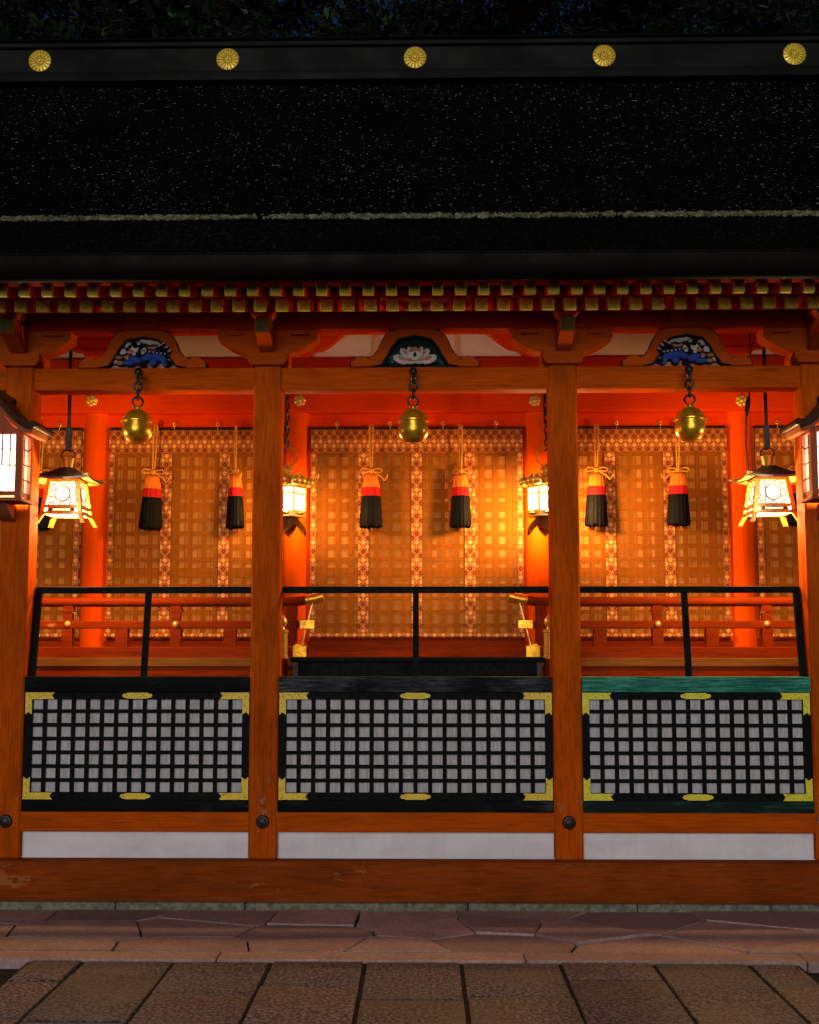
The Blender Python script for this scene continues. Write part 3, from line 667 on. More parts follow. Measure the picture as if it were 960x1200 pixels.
# small curtain hooks on the upper beam, over the blinds
# ------------------------------------------------------------------ tassels
def make_tassel():
    e = empty('tassel', (0, 0, 0))
    b = MB(); L = .40
    for s in (-1, 1): b.tube([(s * .016, 0, 0), (s * .014, -.003, -L * .5), (s * .006, -.004, -L)], .0062, 8)
    b.ring((0, 0, .0), .016, .007, 'Y', 12, 6); b.build('cord', 'cord', e)
    b = MB()
    for s in (-1, 1):
        b.tube([(0, -.01, -L), (s * .03, -.022, -L + .018), (s * .075, -.028, -L + .022), (s * .098, -.026, -L + .004), (s * .080, -.024, -L - .014), (s * .035, -.018, -L - .008), (0, -.012, -L - .004)], .0058, 8)
    b.ball((0, -.014, -L), (.022, .02, .024), 10); b.build('bow', 'cord', e)
    b = MB(); b.tube([(.02, -.01, -L - .01), (.085, -.03, -L - .05), (.115, -.03, -L - .085), (.135, -.025, -L - .06), (.145, -.02, -L - .03)], [.006, .007, .007, .006, .005], 8); b.build('loose_end', 'cord', e)
    z = -L - .028
    b = MB(); b.lathe([(.02, .0), (.045, -.004), (.060, -.022), (.066, -.07), (.074, -.118)], (0, 0, z), 48, 1, .72, .055, 12); b.build('orange_head', 'silk_orange', e, smooth=70)
    b = MB(); b.lathe([(.0745, -.119), (.077, -.15), (.079, -.195)], (0, 0, z), 48, 1, .72, .045, 12); b.build('red_band', 'silk_red', e, smooth=70)
    b = MB(); b.lathe([(.0795, -.196), (.083, -.23), (.090, -.34), (.098, -.45), (.092, -.462), (.02, -.458)], (0, 0, z), 64, 1, .72, .035, 16)
    for v in b.bm.verts:
        if v.co.z < z - .44: v.co.z += random.uniform(-.022, .010)
    b.build('black_skirt', 'silk_black', e, smooth=70)
    return e
tz = zb1 + .012
TL = [(48, 'tassel at the far left, mostly hidden behind the lit post lantern and bronze lantern'),
      (182, 'left tassel of the left bay, just right below the left brass bell'), (276, 'right tassel of the left bay, beside the left middle post'),
      (435, 'left tassel of the central bay, left of the central brass bell'), (540, 'right tassel of the central bay, right of the central brass bell'),
      (700, 'left tassel of the right bay, beside the right middle post'), (795, 'right tassel of the right bay, hanging under the right brass bell'),
      (933, 'tassel at the far right, mostly hidden behind the cabled bronze lantern')]
tp = None
for i, (px, lab) in enumerate(TL):
    o = tp if tp else make_tassel()
    if tp is None: tp = o
    else: o = copy_tree(tp)
    tag(o, lab, 'tassel', 'silk tassels hanging before the blinds')
    o.location = (xx(px, yBl - .08, 540), yBl - .08, tz); o.rotation_euler = (0, [0, .035, -.01, .0, -.005, .02, -.012, 0][i], [0, .2, -.9, .1, 2.6, -.1, 2.9, 0.4][i])
    o.scale = (1.0, 1.0, [1, 1, .99, .985, .985, .975, .97, .97][i])

# ------------------------------------------------------------------ lattice fence panels
zf = [zz(952, 0.03), zz(938, 0.03), zz(811, 0.03), zz(793, 0.03)]
def fence(a, c, ncol, label, top, rail, plate):
    e = empty('lattice_panel', ((a + c) / 2, 0.03, zf[0]), label, 'fence panel', 'black lattice panels between the posts'); w = (c - a) / 2 - .003
    z1, z2, z3 = zf[1] - zf[0], zf[2] - zf[0], zf[3] - zf[0]
    b = MB(); b.box(-w, w, -.02, .10, 0.001, z1, .006, 2); b.build('bottom_board', rail, e)
    b = MB(); b.box(-w - .0, w + .0, -.035, .13, z2, z3, .007, 2); b.build('top_board', top, e)
    fw = .052
    b = MB(); b.box(-w, -w + fw, -.006, .06, z1, z2); b.box(w - fw, w, -.006, .06, z1, z2); b.box(-w + fw, w - fw, -.006, .06, z2 - fw, z2); b.box(-w + fw, w - fw, -.006, .06, z1, z1 + fw); b.build('frame', 'black', e, smooth=0)
    W = w - fw; zb, zt = z1 + fw, z2 - fw
    b = MB(); B = .0285; p = (2 * W + B) / ncol; 
    for k in range(1, ncol): b.box(-W - B + k * p, -W + k * p, 0.003, .017, zb, zt)
    q = (zt - zb + .026) / 7
    for k in range(1, 7): b.box(-W, W, .0002, .015, zb + k * q - .026, zb + k * q)
    b.build('lattice', 'black', e, smooth=0)
    b = MB(); b.box(-w + .01, w - .01, .020, .035, z1 + .01, z2 - .01); b.build('backing_board', 'slatboard', e, smooth=0)
    t, L, V = .047, .205, .155
    for sx in (-1, 1):
        for sz in (-1, 1):
            o = [(0, 0), (L, 0), (L - .018, t / 2), (L, t), (t, t), (t, V), (t / 2, V - .018), (0, V)]
            z0 = z1 + .003 if sz > 0 else z2 - .003
            pts = [(sx * (-w + .003 + x), z0 + sz * y) for x, y in o]
            b = MB(); b.prism(pts, -.0105, -.0065)
            for k in range(8):
                r = .0055; b.ball((sx * (-w + .003 + .026 + k * .022), -.0105, z0 + sz * (t / 2 + .008 * (-1) ** k)), (r, .003, r), 6)
            for k in range(5): b.ball((sx * (-w + .003 + t / 2 + .007 * (-1) ** k), -.0105, z0 + sz * (.05 + k * .02)), (.005, .003, .005), 6)
            b.ball((sx * (-w + .003 + t / 2), -.0105, z0 + sz * t / 2), (.008, .006, .008), 8)
            b.build('corner_fitting', plate, e)
    for sz in (-1, 1):
        z0 = z1 + .026 if sz > 0 else z2 - .026; hl = .108
        pts = [(-hl, 0), (-hl + .012, .013), (-hl + .03, .015), (-hl + .04, .021), (hl - .04, .021), (hl - .03, .015), (hl - .012, .013), (hl, 0), (hl - .012, -.013), (hl - .03, -.015), (hl - .04, -.021), (-hl + .04, -.021), (-hl + .03, -.015), (-hl + .012, -.013)]
        b = MB(); b.prism([(x, z0 + z) for x, z in pts], -.0105, -.0065)
        for k in range(9): b.ball((-.085 + k * .0212, -.0105, z0 + .006 * (-1) ** k), (.0055, .003, .0055), 6)
        b.build('centre_fitting', plate, e)
fence(-H2 + PW, -H1 - PW, 15, 'black lattice panel with plain black top board, left of the two middle posts', 'top_black', 'rail_black', 'gold_plate')
fence(-H1 + PW, H1 - PW, 18, 'wide black lattice panel with scuffed greyish top board between the middle posts', 'top_grey', 'rail_black', 'gold_plate')
M['gold_plate2'] = m_engraved('gilt_fitting_yellow', (0.95, 0.86, 0.03))
fence(H1 + PW, H2 - PW, 15, 'black lattice panel with weathered green top board, right of the middle posts', 'top_green', 'rail_green', 'gold_plate2')

# ------------------------------------------------------------------ black handrails
def handrail(a, c, xs_, label):
    e = empty('handrail', (0, 0.09, zf[3] + .001), label, 'handrail', 'thin black handrails above the lattice panels'); H = zz(687, .12) - zf[3]; tk = .047
    lean = .10
    b = MB(); b.box(a, c, lean - .02, lean + .02, H - tk, H, .004); b.build('top_rail', 'black', e)
    for x in xs_:
        b = MB(); b.prism([(0 - .016, 0), (.016, 0), (lean + .016, H - tk - .001), (lean - .016, H - tk - .001)], x - .021, x + .021, 'X'); b.build('post', 'black', e)
handrail(-H2 + PW + .003, -H1 - PW - .004, (-H2 + PW + .025, xx(172, .15, 740)), 'black handrail in the left bay above the plain black board')
handrail(-H1 + PW + .004, H1 - PW - .004, (xx(487.5, .15, 740),), 'black handrail in the central bay above the scuffed board')
handrail(H1 + PW + .004, H2 - PW - .003, (xx(804, .15, 740), H2 - PW - .025), 'black handrail in the right bay above the green board')

# ------------------------------------------------------------------ red veranda railings
yK = 1.05
def railing(s, posts, blocks, label):
    e = empty('veranda_railing', (0, yK, zFl), label, 'railing', 'red veranda railings with gilt rail ends'); xi = s * .985; xo = s * 4.5; xe = s * .80
    z = lambda py: zz(py, yK) - zFl
    b = MB(); b.tube([(xo, 0, z(705.5)), (s * 1.1, 0, z(705.5)), (s * .95, 0, z(705)), (s * .86, 0, z(703))], .037, 16); b.build('top_rail', 'rail', e)
    b = MB(); b.box(min(xo, s * .90), max(xo, s * .90), -.03, .03, z(736.5), z(727.5), .006); b.build('middle_rail', 'rail', e)
    b = MB(); b.box(min(xo, s * .97), max(xo, s * .97), -.055, .055, .0, z(758), .006); b.build('bottom_rail', 'rail', e)
    ps = [xx(p, yK, 735) for p in posts]
    for x in ps:
        b = MB(); b.box(x - .034, x + .034, -.028, .028, z(757), z(718)); b.build('post', 'rail', e); b = MB(); b.box(x - .042, x + .042, -.04, .04, z(757), z(737)); b.build('post_foot', 'rail', e); b = MB(); b.prism([(x - .048, z(717)), (x + .048, z(717)), (x + .036, z(710)), (x - .036, z(710))], -.036, .036); b.build('bearing_block', 'rail', e)
        b = MB(); b.ball((x, -.031, z(731.5)), (.026, .018, .026), 12); b.build('stud', 'gilt', e)
    for p in blocks:
        x = xx(p, yK, 745); b = MB(); b.box(x - .05, x + .05, -.036, .036, z(757), z(737)); b.build('block', 'rail', e)
    b = MB(); b.box(xi - .045, xi + .045, -.046, .046, z(757), z(710), .006); b.build('end_post', 'rail', e)
    # gilt rail ends and the slanting gilt stay
    b = MB(); b.tube([(s * .875, 0, z(703.5)), (s * .80, 0, z(701.5)), (s * .735, 0, z(699))], [.041, .043, .045], 16); b.ring((s * .865, 0, z(703.3)), .041, .006, 'X', 16, 6); b.build('top_rail_end', 'brass', e)
    b = MB(); b.box(min(s * .92, s * .80), max(s * .92, s * .80), -.035, .035, z(737), z(726.5), .004); b.build('middle_rail_end', 'brass', e)
    b = MB(); b.box(min(s * .97, s * .86), max(s * .97, s * .86), -.06, .06, .0, z(756.5), .006); b.prism([(s * .86, .0), (s * .86, .10), (s * .94, .125), (s * .97, .10)], -.058, .058); b.build('bottom_rail_end', 'brass', e)
    b = MB(); b.tube([(s * .815, -.02, z(707)), (s * .90, -.02, z(757))], .008, 8); b.build('stay', 'gilt', e)
    return e
railing(-1, (80.5, 207), (143.5, 270), 'red railing on the left side of the veranda, its gilt ends pointing right')
railing(1, (770, 898), (703, 834), 'red railing on the right side of the veranda, its gilt ends pointing left')
for s, px, lab in ((-1, 329.5, 'red newel post with gilt sleeve and onion finial, beside the left middle post'), (1, 645, 'red newel post with gilt sleeve and onion finial, half hidden by the right middle post')):
    y = .72; X = xx(px, y, 740); e = empty('newel_post', (X, y, 1.2), lab, 'newel post', 'newel posts at the veranda opening'); z = lambda py: zz(py, y) - 1.2
    b = MB(); b.lathe([(.05, 0), (.05, z(769))], seg=20); b.build('shaft', 'rail', e)
    b = MB(); b.lathe([(.056, z(772)), (.056, z(769)), (.050, z(768)), (.050, z(742)), (.058, z(741)), (.058, z(738)), (.03, z(737)), (.026, z(735))], seg=24); b.build('sleeve', 'gilt', e)
    b = MB(); b.lathe([(.030, z(735)), (.036, z(734)), (.048, z(730)), (.044, z(726)), (.024, z(722)), (.008, z(719)), (.001, z(717))], seg=24); b.build('finial', 'gilt', e)

# black box in the opening
X0, X1 = xx(342, .75, 780), xx(637, .75, 780); zt = zz(770, .70)
e = empty('offering_box', ((X0 + X1) / 2, .78, 1.15), 'long black lacquered box standing in the veranda opening', 'box'); w = (X1 - X0) / 2; h = zt - 1.15
b = MB(); b.box(-w + .02, w - .02, -.13, .13, 0, h - .04, .004); b.build('body', 'black', e)
b = MB(); b.box(-w, w, -.15, .15, h - .038, h, .006, 2); b.build('rim', 'black', e)
for x in (-w + .04, w - .04): b = MB(); b.box(x - .02, x + .02, -.142, -.131, 0, h - .04); b.build('end_strip', 'rod', e)
b = MB(); b.box(-2.2, 2.2, .62, 1.0, .95, 1.149); tag(b.build('lower_step', 'deepred', smooth=0), 'dark red step board below the black box, seen in the gap', 'step')

# ------------------------------------------------------------------ bells
def make_bell():
    e = empty('bell', (0, 0, 0)); r = .107
    b = MB(); b.lathe([(.052, .0), (.082, -.0), (.10, .0), (.104, .006)], (0, 0, 0), 8) if False else None
    lo = [(.002, -.118), (.045, -.114), (.072, -.098), (.095, -.070), (.106, -.038), (.105, -.008), (.101, .016), (.100, .030)]
    up = [(.108, .031), (.117, .034), (.117, .041), (.110, .045), (.103, .047), (.098, .062), (.085, .088), (.062, .110), (.040, .121), (.026, .125), (.024, .138), (.030, .142), (.016, .150), (.002, .150)]
    b.lathe(lo + up, seg=40); b.build('bell_body', 'brass', e, smooth=50)
    b = MB(); b.box(-.05, .05, -.008, .008, -.121, -.112, .003); b.build('mouth_rim', 'brass', e)
    b = MB(); b.ring((0, 0, .178), .036, .0085, 'Y', 24, 8); b.build('ring', 'rod', e)
    b = MB(); b.ring((0, 0, .232), .030, .0085, 'X', 18, 8, 1.3); b.ring((0, 0, .288), .028, .009, 'Y', 18, 8, 1.35); b.ring((.004, .0, .338), .026, .009, 'X', 18, 8, 1.25); b.build('chain', 'rod', e)
    b = MB(); b.tube([(0, .135, .40), (0, .04, .405), (0, -.005, .395), (0, -.018, .375), (0, -.006, .352), (0, .012, .352)], .016, 10); b.ball((0, .0, .392), (.030, .03, .036), 12)
    b.build('hook', 'rod', e)
    return e
bp = make_bell(); yB = -.118
for i, (px, lab) in enumerate(((161, 'round brass bell hanging from the head beam in the left bay'), (484.5, 'round brass bell hanging under the peony carving in the central bay'), (809, 'round brass bell hanging from the head beam in the right bay'))):
    o = bp if i == 0 else copy_tree(bp); tag(o, lab, 'bell', 'round brass bells on the head beam')
    X, Z = at(px, (500.5, 500, 498)[i], yB); o.location = (X, yB, Z); o.rotation_euler.z = (.3, 0, -.3)[i]

# ------------------------------------------------------------------ lamps
def lamp(name, loc, power, col, r, parent):
    d = bpy.data.lights.new(name, 'POINT'); d.energy = power; d.color = col; d.shadow_soft_size = r
    o = bpy.data.objects.new(name, d); COL.objects.link(o); o.location = loc; o.parent = parent; return o
WARM = (1.0, 0.54, 0.17)

# square bronze hanging lanterns
def bronze_lantern(px, cable, label):
    y = .47; X = xx(px, y, 560); ze = zz(557, y - .2); e = empty('bronze_lantern', (X, y, ze), label, 'hanging lantern', 'square bronze hanging lanterns'); 
    zb = zz(601, y - .14) - ze; E = .215
    # roof: low curved pyramid with upturned corners
    b = MB(); rings = []
    for t in (0, .25, .5, .75, 1.0):
        ring = []
        k = .045 + (E - .045) * t; zc = .095 * (1 - t) ** 1.5 - .004
        for side in range(4):
            for q in range(8):
                u = -1 + 2 * q / 8; cu = abs(u) ** 3 * .020 * t
                p = Vector((u * k, -k, zc + cu)) ; p.rotate(Matrix.Rotation(side * PI / 2, 3, 'Z')); ring.append(p)
        rings.append(ring)
    vv = [[b.bm.verts.new(p) for p in r] for r in rings]; low = [b.bm.verts.new(p - Vector((0, 0, .016))) for p in rings[-1]]; lin = [b.bm.verts.new(Vector((p.x * .55, p.y * .55, .004))) for p in rings[-1]]
    n = 32
    for a, c in zip(vv, vv[1:]):
        for i in range(n): b.bm.faces.new((a[i], a[(i + 1) % n], c[(i + 1) % n], c[i]))
    b.bm.faces.new(vv[0])
    for i in range(n): b.bm.faces.new((vv[-1][i], vv[-1][(i + 1) % n], low[(i + 1) % n], low[i]))
    b.mi = 1
    b._tag([b.bm.faces.new((low[i], low[(i + 1) % n], lin[(i + 1) % n], lin[i])) for i in range(n)])
    rf = b.build('roof', ['darkbronze', 'eavegilt'], e, smooth=40)
    for sx in (-1, 1):
        for sy in (-1, 1): b = MB(); b.tube([(sx * .16, sy * .16, .014), (sx * (E - .012), sy * (E - .012), .012), (sx * (E + .012), sy * (E + .012), .016)], [.013, .014, .012], 8); b.build('corner_finial', 'eavegilt', rf)
    b = MB(); b.lathe([(.03, .09), (.034, .10), (.045, .155), (.050, .165), (.043, .168), (.01, .160)], seg=20); b.build('cup', 'gilt', e)
    T, B = .105, .140                            # half widths of the body, top and bottom
    zt = -.006
    hw = lambda z: T + (B - T) * (zt - z) / (zt - zb)
    for sx in (-1, 1):
        for sy in (-1, 1):
            b = MB(); zl = zb - .075; kx = hw(zb) + .035
            pts = [(hw(zt), zt), (hw(zb), zb), (kx, zl)]
            for (k0, z0), (k1, z1) in zip(pts, pts[1:]):
                t = .016; c0, c1 = [[(sx * k + a, sy * k + d, z) for a, d in ((-t, -t), (t, -t), (t, t), (-t, t))] for k, z in ((k0, z0), (k1, z1))]
                v0 = [b.bm.verts.new(p) for p in c0]; v1 = [b.bm.verts.new(p) for p in c1]
                b.bm.faces.new(v0); b.bm.faces.new(v1[::-1])
                for i in range(4): b.bm.faces.new((v0[i], v0[(i + 1) % 4], v1[(i + 1) % 4], v1[i]))
            b.build('corner_post', 'bronze', e)
    for z, hh in ((zt - .010, .010), (zb + .055, .012), (zb + .008, .010)):
        b = MB(); k = hw(z)
        for q in (-1, 1): b.box(-k, k, q * k - .010, q * k + .010, z - hh, z + hh); b.box(q * k - .010, q * k + .010, -k, k, z - hh, z + hh)
        b.build('rail_band', 'bronze', e)
    p0 = MB(); fz = MB()
    for side in range(4):
        rm = Matrix.Rotation(side * PI / 2, 3, 'Z')
        z0, z1 = zb + .06, zt - .02; k0, k1 = hw(z0), hw(z1)
        p0.quad([rm @ Vector(p) for p in ((-k0, -k0 + .012, z0), (k0, -k0 + .012, z0), (k1, -k1 + .012, z1), (-k1, -k1 + .012, z1))])
        p0.quad([rm @ Vector(p) for p in ((-hw(zb) + .01, -hw(zb) + .012, zb + .018), (hw(zb) - .01, -hw(zb) + .012, zb + .018), (k0 - .01, -k0 + .014, zb + .045), (-k0 + .01, -k0 + .014, zb + .045))])
        # filigree: ring plus hexagon net
        zc = (z0 + z1) / 2; R = (z1 - z0) * .31
        def onf(u, z): k = hw(z); return rm @ Vector((u, -k - .001, z))
        fz.tube([onf(R * math.cos(2 * PI * i / 20), zc + R * math.sin(2 * PI * i / 20)) for i in range(20)], .0048, 5, True)
        a = .026
        for ix in range(-6, 7):
            for iz in range(-6, 7):
                u = ix * a * 1.5; z = zc + (iz + (ix % 2) * .5) * a * 1.732
                for ang in (0, 60, 120):
                    q0 = (u + a * math.cos(math.radians(ang)), z + a * math.sin(math.radians(ang))); q1 = (u + a * math.cos(math.radians(ang + 60)), z + a * math.sin(math.radians(ang + 60)))
                    ok = all(math.hypot(q[0], q[1] - zc) > R and z0 <= q[1] <= z1 and abs(q[0]) < hw(q[1]) - .012 for q in (q0, q1))
                    if ok: fz.tube([onf(*q0), onf(*q1)], .0036, 4)
        # small bar ornament below
        zl = zb + .032
        fz.box(-hw(zl), hw(zl), 0, .003, 0, .001) if False else None
        for u0, u1, h in ((-.10, -.062, .010), (.062, .10, .010)):
            pts = [onf(u0, zl - h), onf(u1, zl - h), onf(u1, zl + h), onf(u0, zl + h)]; fz.quad(pts)
        for zz0, zz1 in ((zl - .016, zl - .005), (zl + .005, zl + .016)): fz.quad([onf(-.10, zz0), onf(.10, zz0), onf(.10, zz1), onf(-.10, zz1)])
    p0.quad([(-.125, -.125, zb + .002), (.125, -.125, zb + .002), (.125, .125, zb + .002), (-.125, .125, zb + .002)])
    p0.build('paper', 'pane_warm', e, smooth=0); fz.build('filigree', 'darkbronze', e, smooth=0, recalc=False)
    b = MB(); b.tube([(0, 0, .30), (-.002, 0, .9), (-.002, 0, 4.31 - ze)], .013, 8); b.box(-.02, .02, -.02, .02, .22, .40, .004); b.build('hanging_rod', 'rod', e)
    b = MB(); b.tube([(0, 0, .24)] + [(.055 * math.sin(t * PI), 0, .24 - .10 * t) for t in (.2, .4, .6, .8, 1)], .006, 6); b.tube([(0, 0, .24)] + [(-.055 * math.sin(t * PI), 0, .24 - .10 * t) for t in (.2, .4, .6, .8, 1)], .006, 6); b.build('bail', 'rod', e)
    if cable:
        b = MB(); b.tube([(-.10, .0, 4.31 - ze), (-.105, 0, .95), (-.12, 0, .62), (-.15, 0, .45), (-.155, 0, .25), (-.14, 0, .06)], .006, 6); b.tube([(-.125, 0, .62), (-.13, 0, .58), (-.14, 0, .52), (-.145, 0, .47)], [.008, .018, .018, .008], 8); b.build('cable', 'rod', e)
    lamp('lantern_bulb', (0, 0, zb * .82), 290, WARM, .035, e)
bronze_lantern(79.5, False, 'square bronze hanging lantern at left without a cable, beside the left post lantern')
bronze_lantern(900, True, 'square bronze hanging lantern at right with a thin black cable beside its rod')

# hexagonal gilt hanging lanterns
def hex_lantern(px, s, label, power):
    y = .47; yh = 1.45; SC = (yh + 8.4) / (y + 8.4); X = xx(px, yh, 590); z0 = zz(607, y); zh = zz(607, yh); e = empty('gilt_lantern', (X, yh, zh), label, 'hanging lantern', 'hexagonal gilt hanging lanterns'); e.scale = (SC, SC, SC); z = lambda py: zz(py, y) - z0; ZT = (4.57 - zh) / SC
    R = .138
    hexp = lambda r, zc: [(r * math.cos(k * PI / 3), r * math.sin(k * PI / 3), zc) for k in range(6)]
    def hexring(b, prof): b.lathe(prof, seg=6)
    b = MB(); hexring(b, [(R * .9, 0), (R * 1.04, .004), (R * 1.04, .05), (R * .98, .055)])
    for k in range(6):
        a = k * PI / 3 + PI / 6; b.ball((R * .90 * math.cos(a), R * .90 * math.sin(a), .028), (.035, .035, .012), 8)
    b.build('base', 'gilt', e)
    for k in range(6):                         # downward lotus petals
        a = k * PI / 3 + PI / 6; b = MB(); rows = []
        for i in range(7):
            t = i / 6; w = .085 * (1 - t ** 2.2) + .002; rr_ = .085 + .075 * math.sin(t * PI * .55); zc = -.002 - .135 * t
            row = []
            for j in range(7):
                u = -1 + j / 3; da = u * w / max(.09, rr_); row.append(b.bm.verts.new(((rr_ - .010 * u * u) * math.cos(a + da), (rr_ - .010 * u * u) * math.sin(a + da), zc + .012 * u * u)))
            rows.append(row)
        for p, q in zip(rows, rows[1:]):
            for j in range(6): b.bm.faces.new((p[j], p[j + 1], q[j + 1], q[j]))
        ex = bmesh.ops.solidify(b.bm, geom=b.bm.faces[:], thickness=.007); 
        b.build('petal', 'bronze', e, smooth=60)
    zt = z(571)
    for k in range(6):
        a = k * PI / 3; b = MB(); b.tube([(R * math.cos(a), R * math.sin(a), .055), (R * math.cos(a), R * math.sin(a), zt)], .008, 8); b.build('corner_post', 'gilt', e)
    b = MB()
    for k in range(6):
        p, q = hexp(R * .95, 0)[k], hexp(R * .95, 0)[(k + 1) % 6]; b.quad([(p[0], p[1], .056), (q[0], q[1], .056), (q[0], q[1], zt), (p[0], p[1], zt)])
    b.build('paper', 'pane_bright', e, smooth=0, recalc=False)
    b = MB(); zm = zt - .055
    for k in range(6):
        p, q = hexp(R, 0)[k], hexp(R, 0)[(k + 1) % 6]; b.tube([(p[0], p[1], zm), (q[0], q[1], zm)], .006, 6); b.tube([(p[0], p[1], zt - .004), (q[0], q[1], zt - .004)], .009, 6)
        for t in (.25, .5, .75):
            cx, cy = p[0] + (q[0] - p[0]) * t, p[1] + (q[1] - p[1]) * t; b.tube([(cx, cy, zm + .008), (cx + (q[0] - p[0]) * .06, cy + (q[1] - p[1]) * .06, zm + .022), (cx, cy, zm + .036)], .0045, 5)
    b.build('fretwork', 'gilt', e)
    b = MB(); rn = random.Random(int(px))       # brush writing on the paper
    for k in range(6):
        p, q = Vector(hexp(R * .965, 0)[k]), Vector(hexp(R * .965, 0)[(k + 1) % 6]); d = (q - p)
        for cidx, t in enumerate((.36, .60)):
            for r in range(5):
                zc = zm - .022 - r * .021; c = p + d * (t + rn.uniform(-.01, .01))
                for st in range(3):
                    o = Vector((0, 0, zc + rn.uniform(-.007, .007))); L = rn.uniform(.03, .06)
                    b.tube([c - d * L + o, c + d * L + o + Vector((0, 0, rn.uniform(-.006, .006)))], .0016, 4)
    b.build('writing', 'ink', e)
    # roof with curled corners
    zr = zt
    b = MB(); hexring(b, [(R * .9, zr), (R * 1.22, zr + .004), (R * 1.25, zr + .016), (R * .85, zr + .045), (R * .40, zr + .075), (R * .28, zr + .088)])
    b.build('roof', 'gilt', e, smooth=30)
    b = MB()
    for k in range(6):
        a = k * PI / 3; r0 = R * 1.22; ca, sa = math.cos(a), math.sin(a)
        b.ball((ca * r0, sa * r0, zr + .035), (.042, .042, .036), 12); b.tube([(ca * (r0 + .02), sa * (r0 + .02), zr + .04), (ca * (r0 + .055), sa * (r0 + .055), zr + .055), (ca * (r0 + .07), sa * (r0 + .07), zr + .09)], [.012, .009, .003], 6)
        b.ball((ca * r0, sa * r0, zr + .072), (.014, .014, .014), 8)
        a += PI / 6; ca, sa = math.cos(a), math.sin(a); b.ball((ca * R * .95, sa * R * .95, zr + .042), (.044, .044, .038), 12); b.lathe([(.012, 0), (.001, .03)], (ca * R * .95, sa * R * .95, zr + .075), 8)
    b.build('roof_curls', 'gilt', e)
    b = MB(); zf_ = zr + .088; b.lathe([(.04, zf_), (.055, zf_ + .012), (.028, zf_ + .024), (.032, zf_ + .03), (.05, zf_ + .045), (.04, zf_ + .062), (.015, zf_ + .078), (.002, zf_ + .088)], seg=20); b.build('finial', 'gilt', e)
    zc = z(535); b = MB(); b.ring((0, 0, zc), .074, .006, 'Y', 28, 6, 1.02); b.build('carrying_ring', 'bronze', e)
    b = MB(); zk = zc + .075; i = 0
    while zk < ZT and i < 40: b.ring((0, 0, zk + .026), .011, .0065, 'X' if i % 2 else 'Y', 10, 6, 2.6); zk += .048; i += 1
    b.tube([(-.012, .01, ZT), (-.012, .01, zc + .25), (-.035 * s, .012, zc + .17), (-.045 * s, .012, zc + .10), (-.012, .012, zc + .04)], .007, 6); b.build('chain', 'rod', e)
    lamp('lantern_bulb', (0, 0, .056 + .62 * (zt - .056)), power, WARM, .07, e)
hex_lantern(336, 1, 'hexagonal gilt hanging lantern beside the left middle post', 200)
hex_lantern(641, -1, 'hexagonal gilt hanging lantern half hidden by the right middle post', 560)

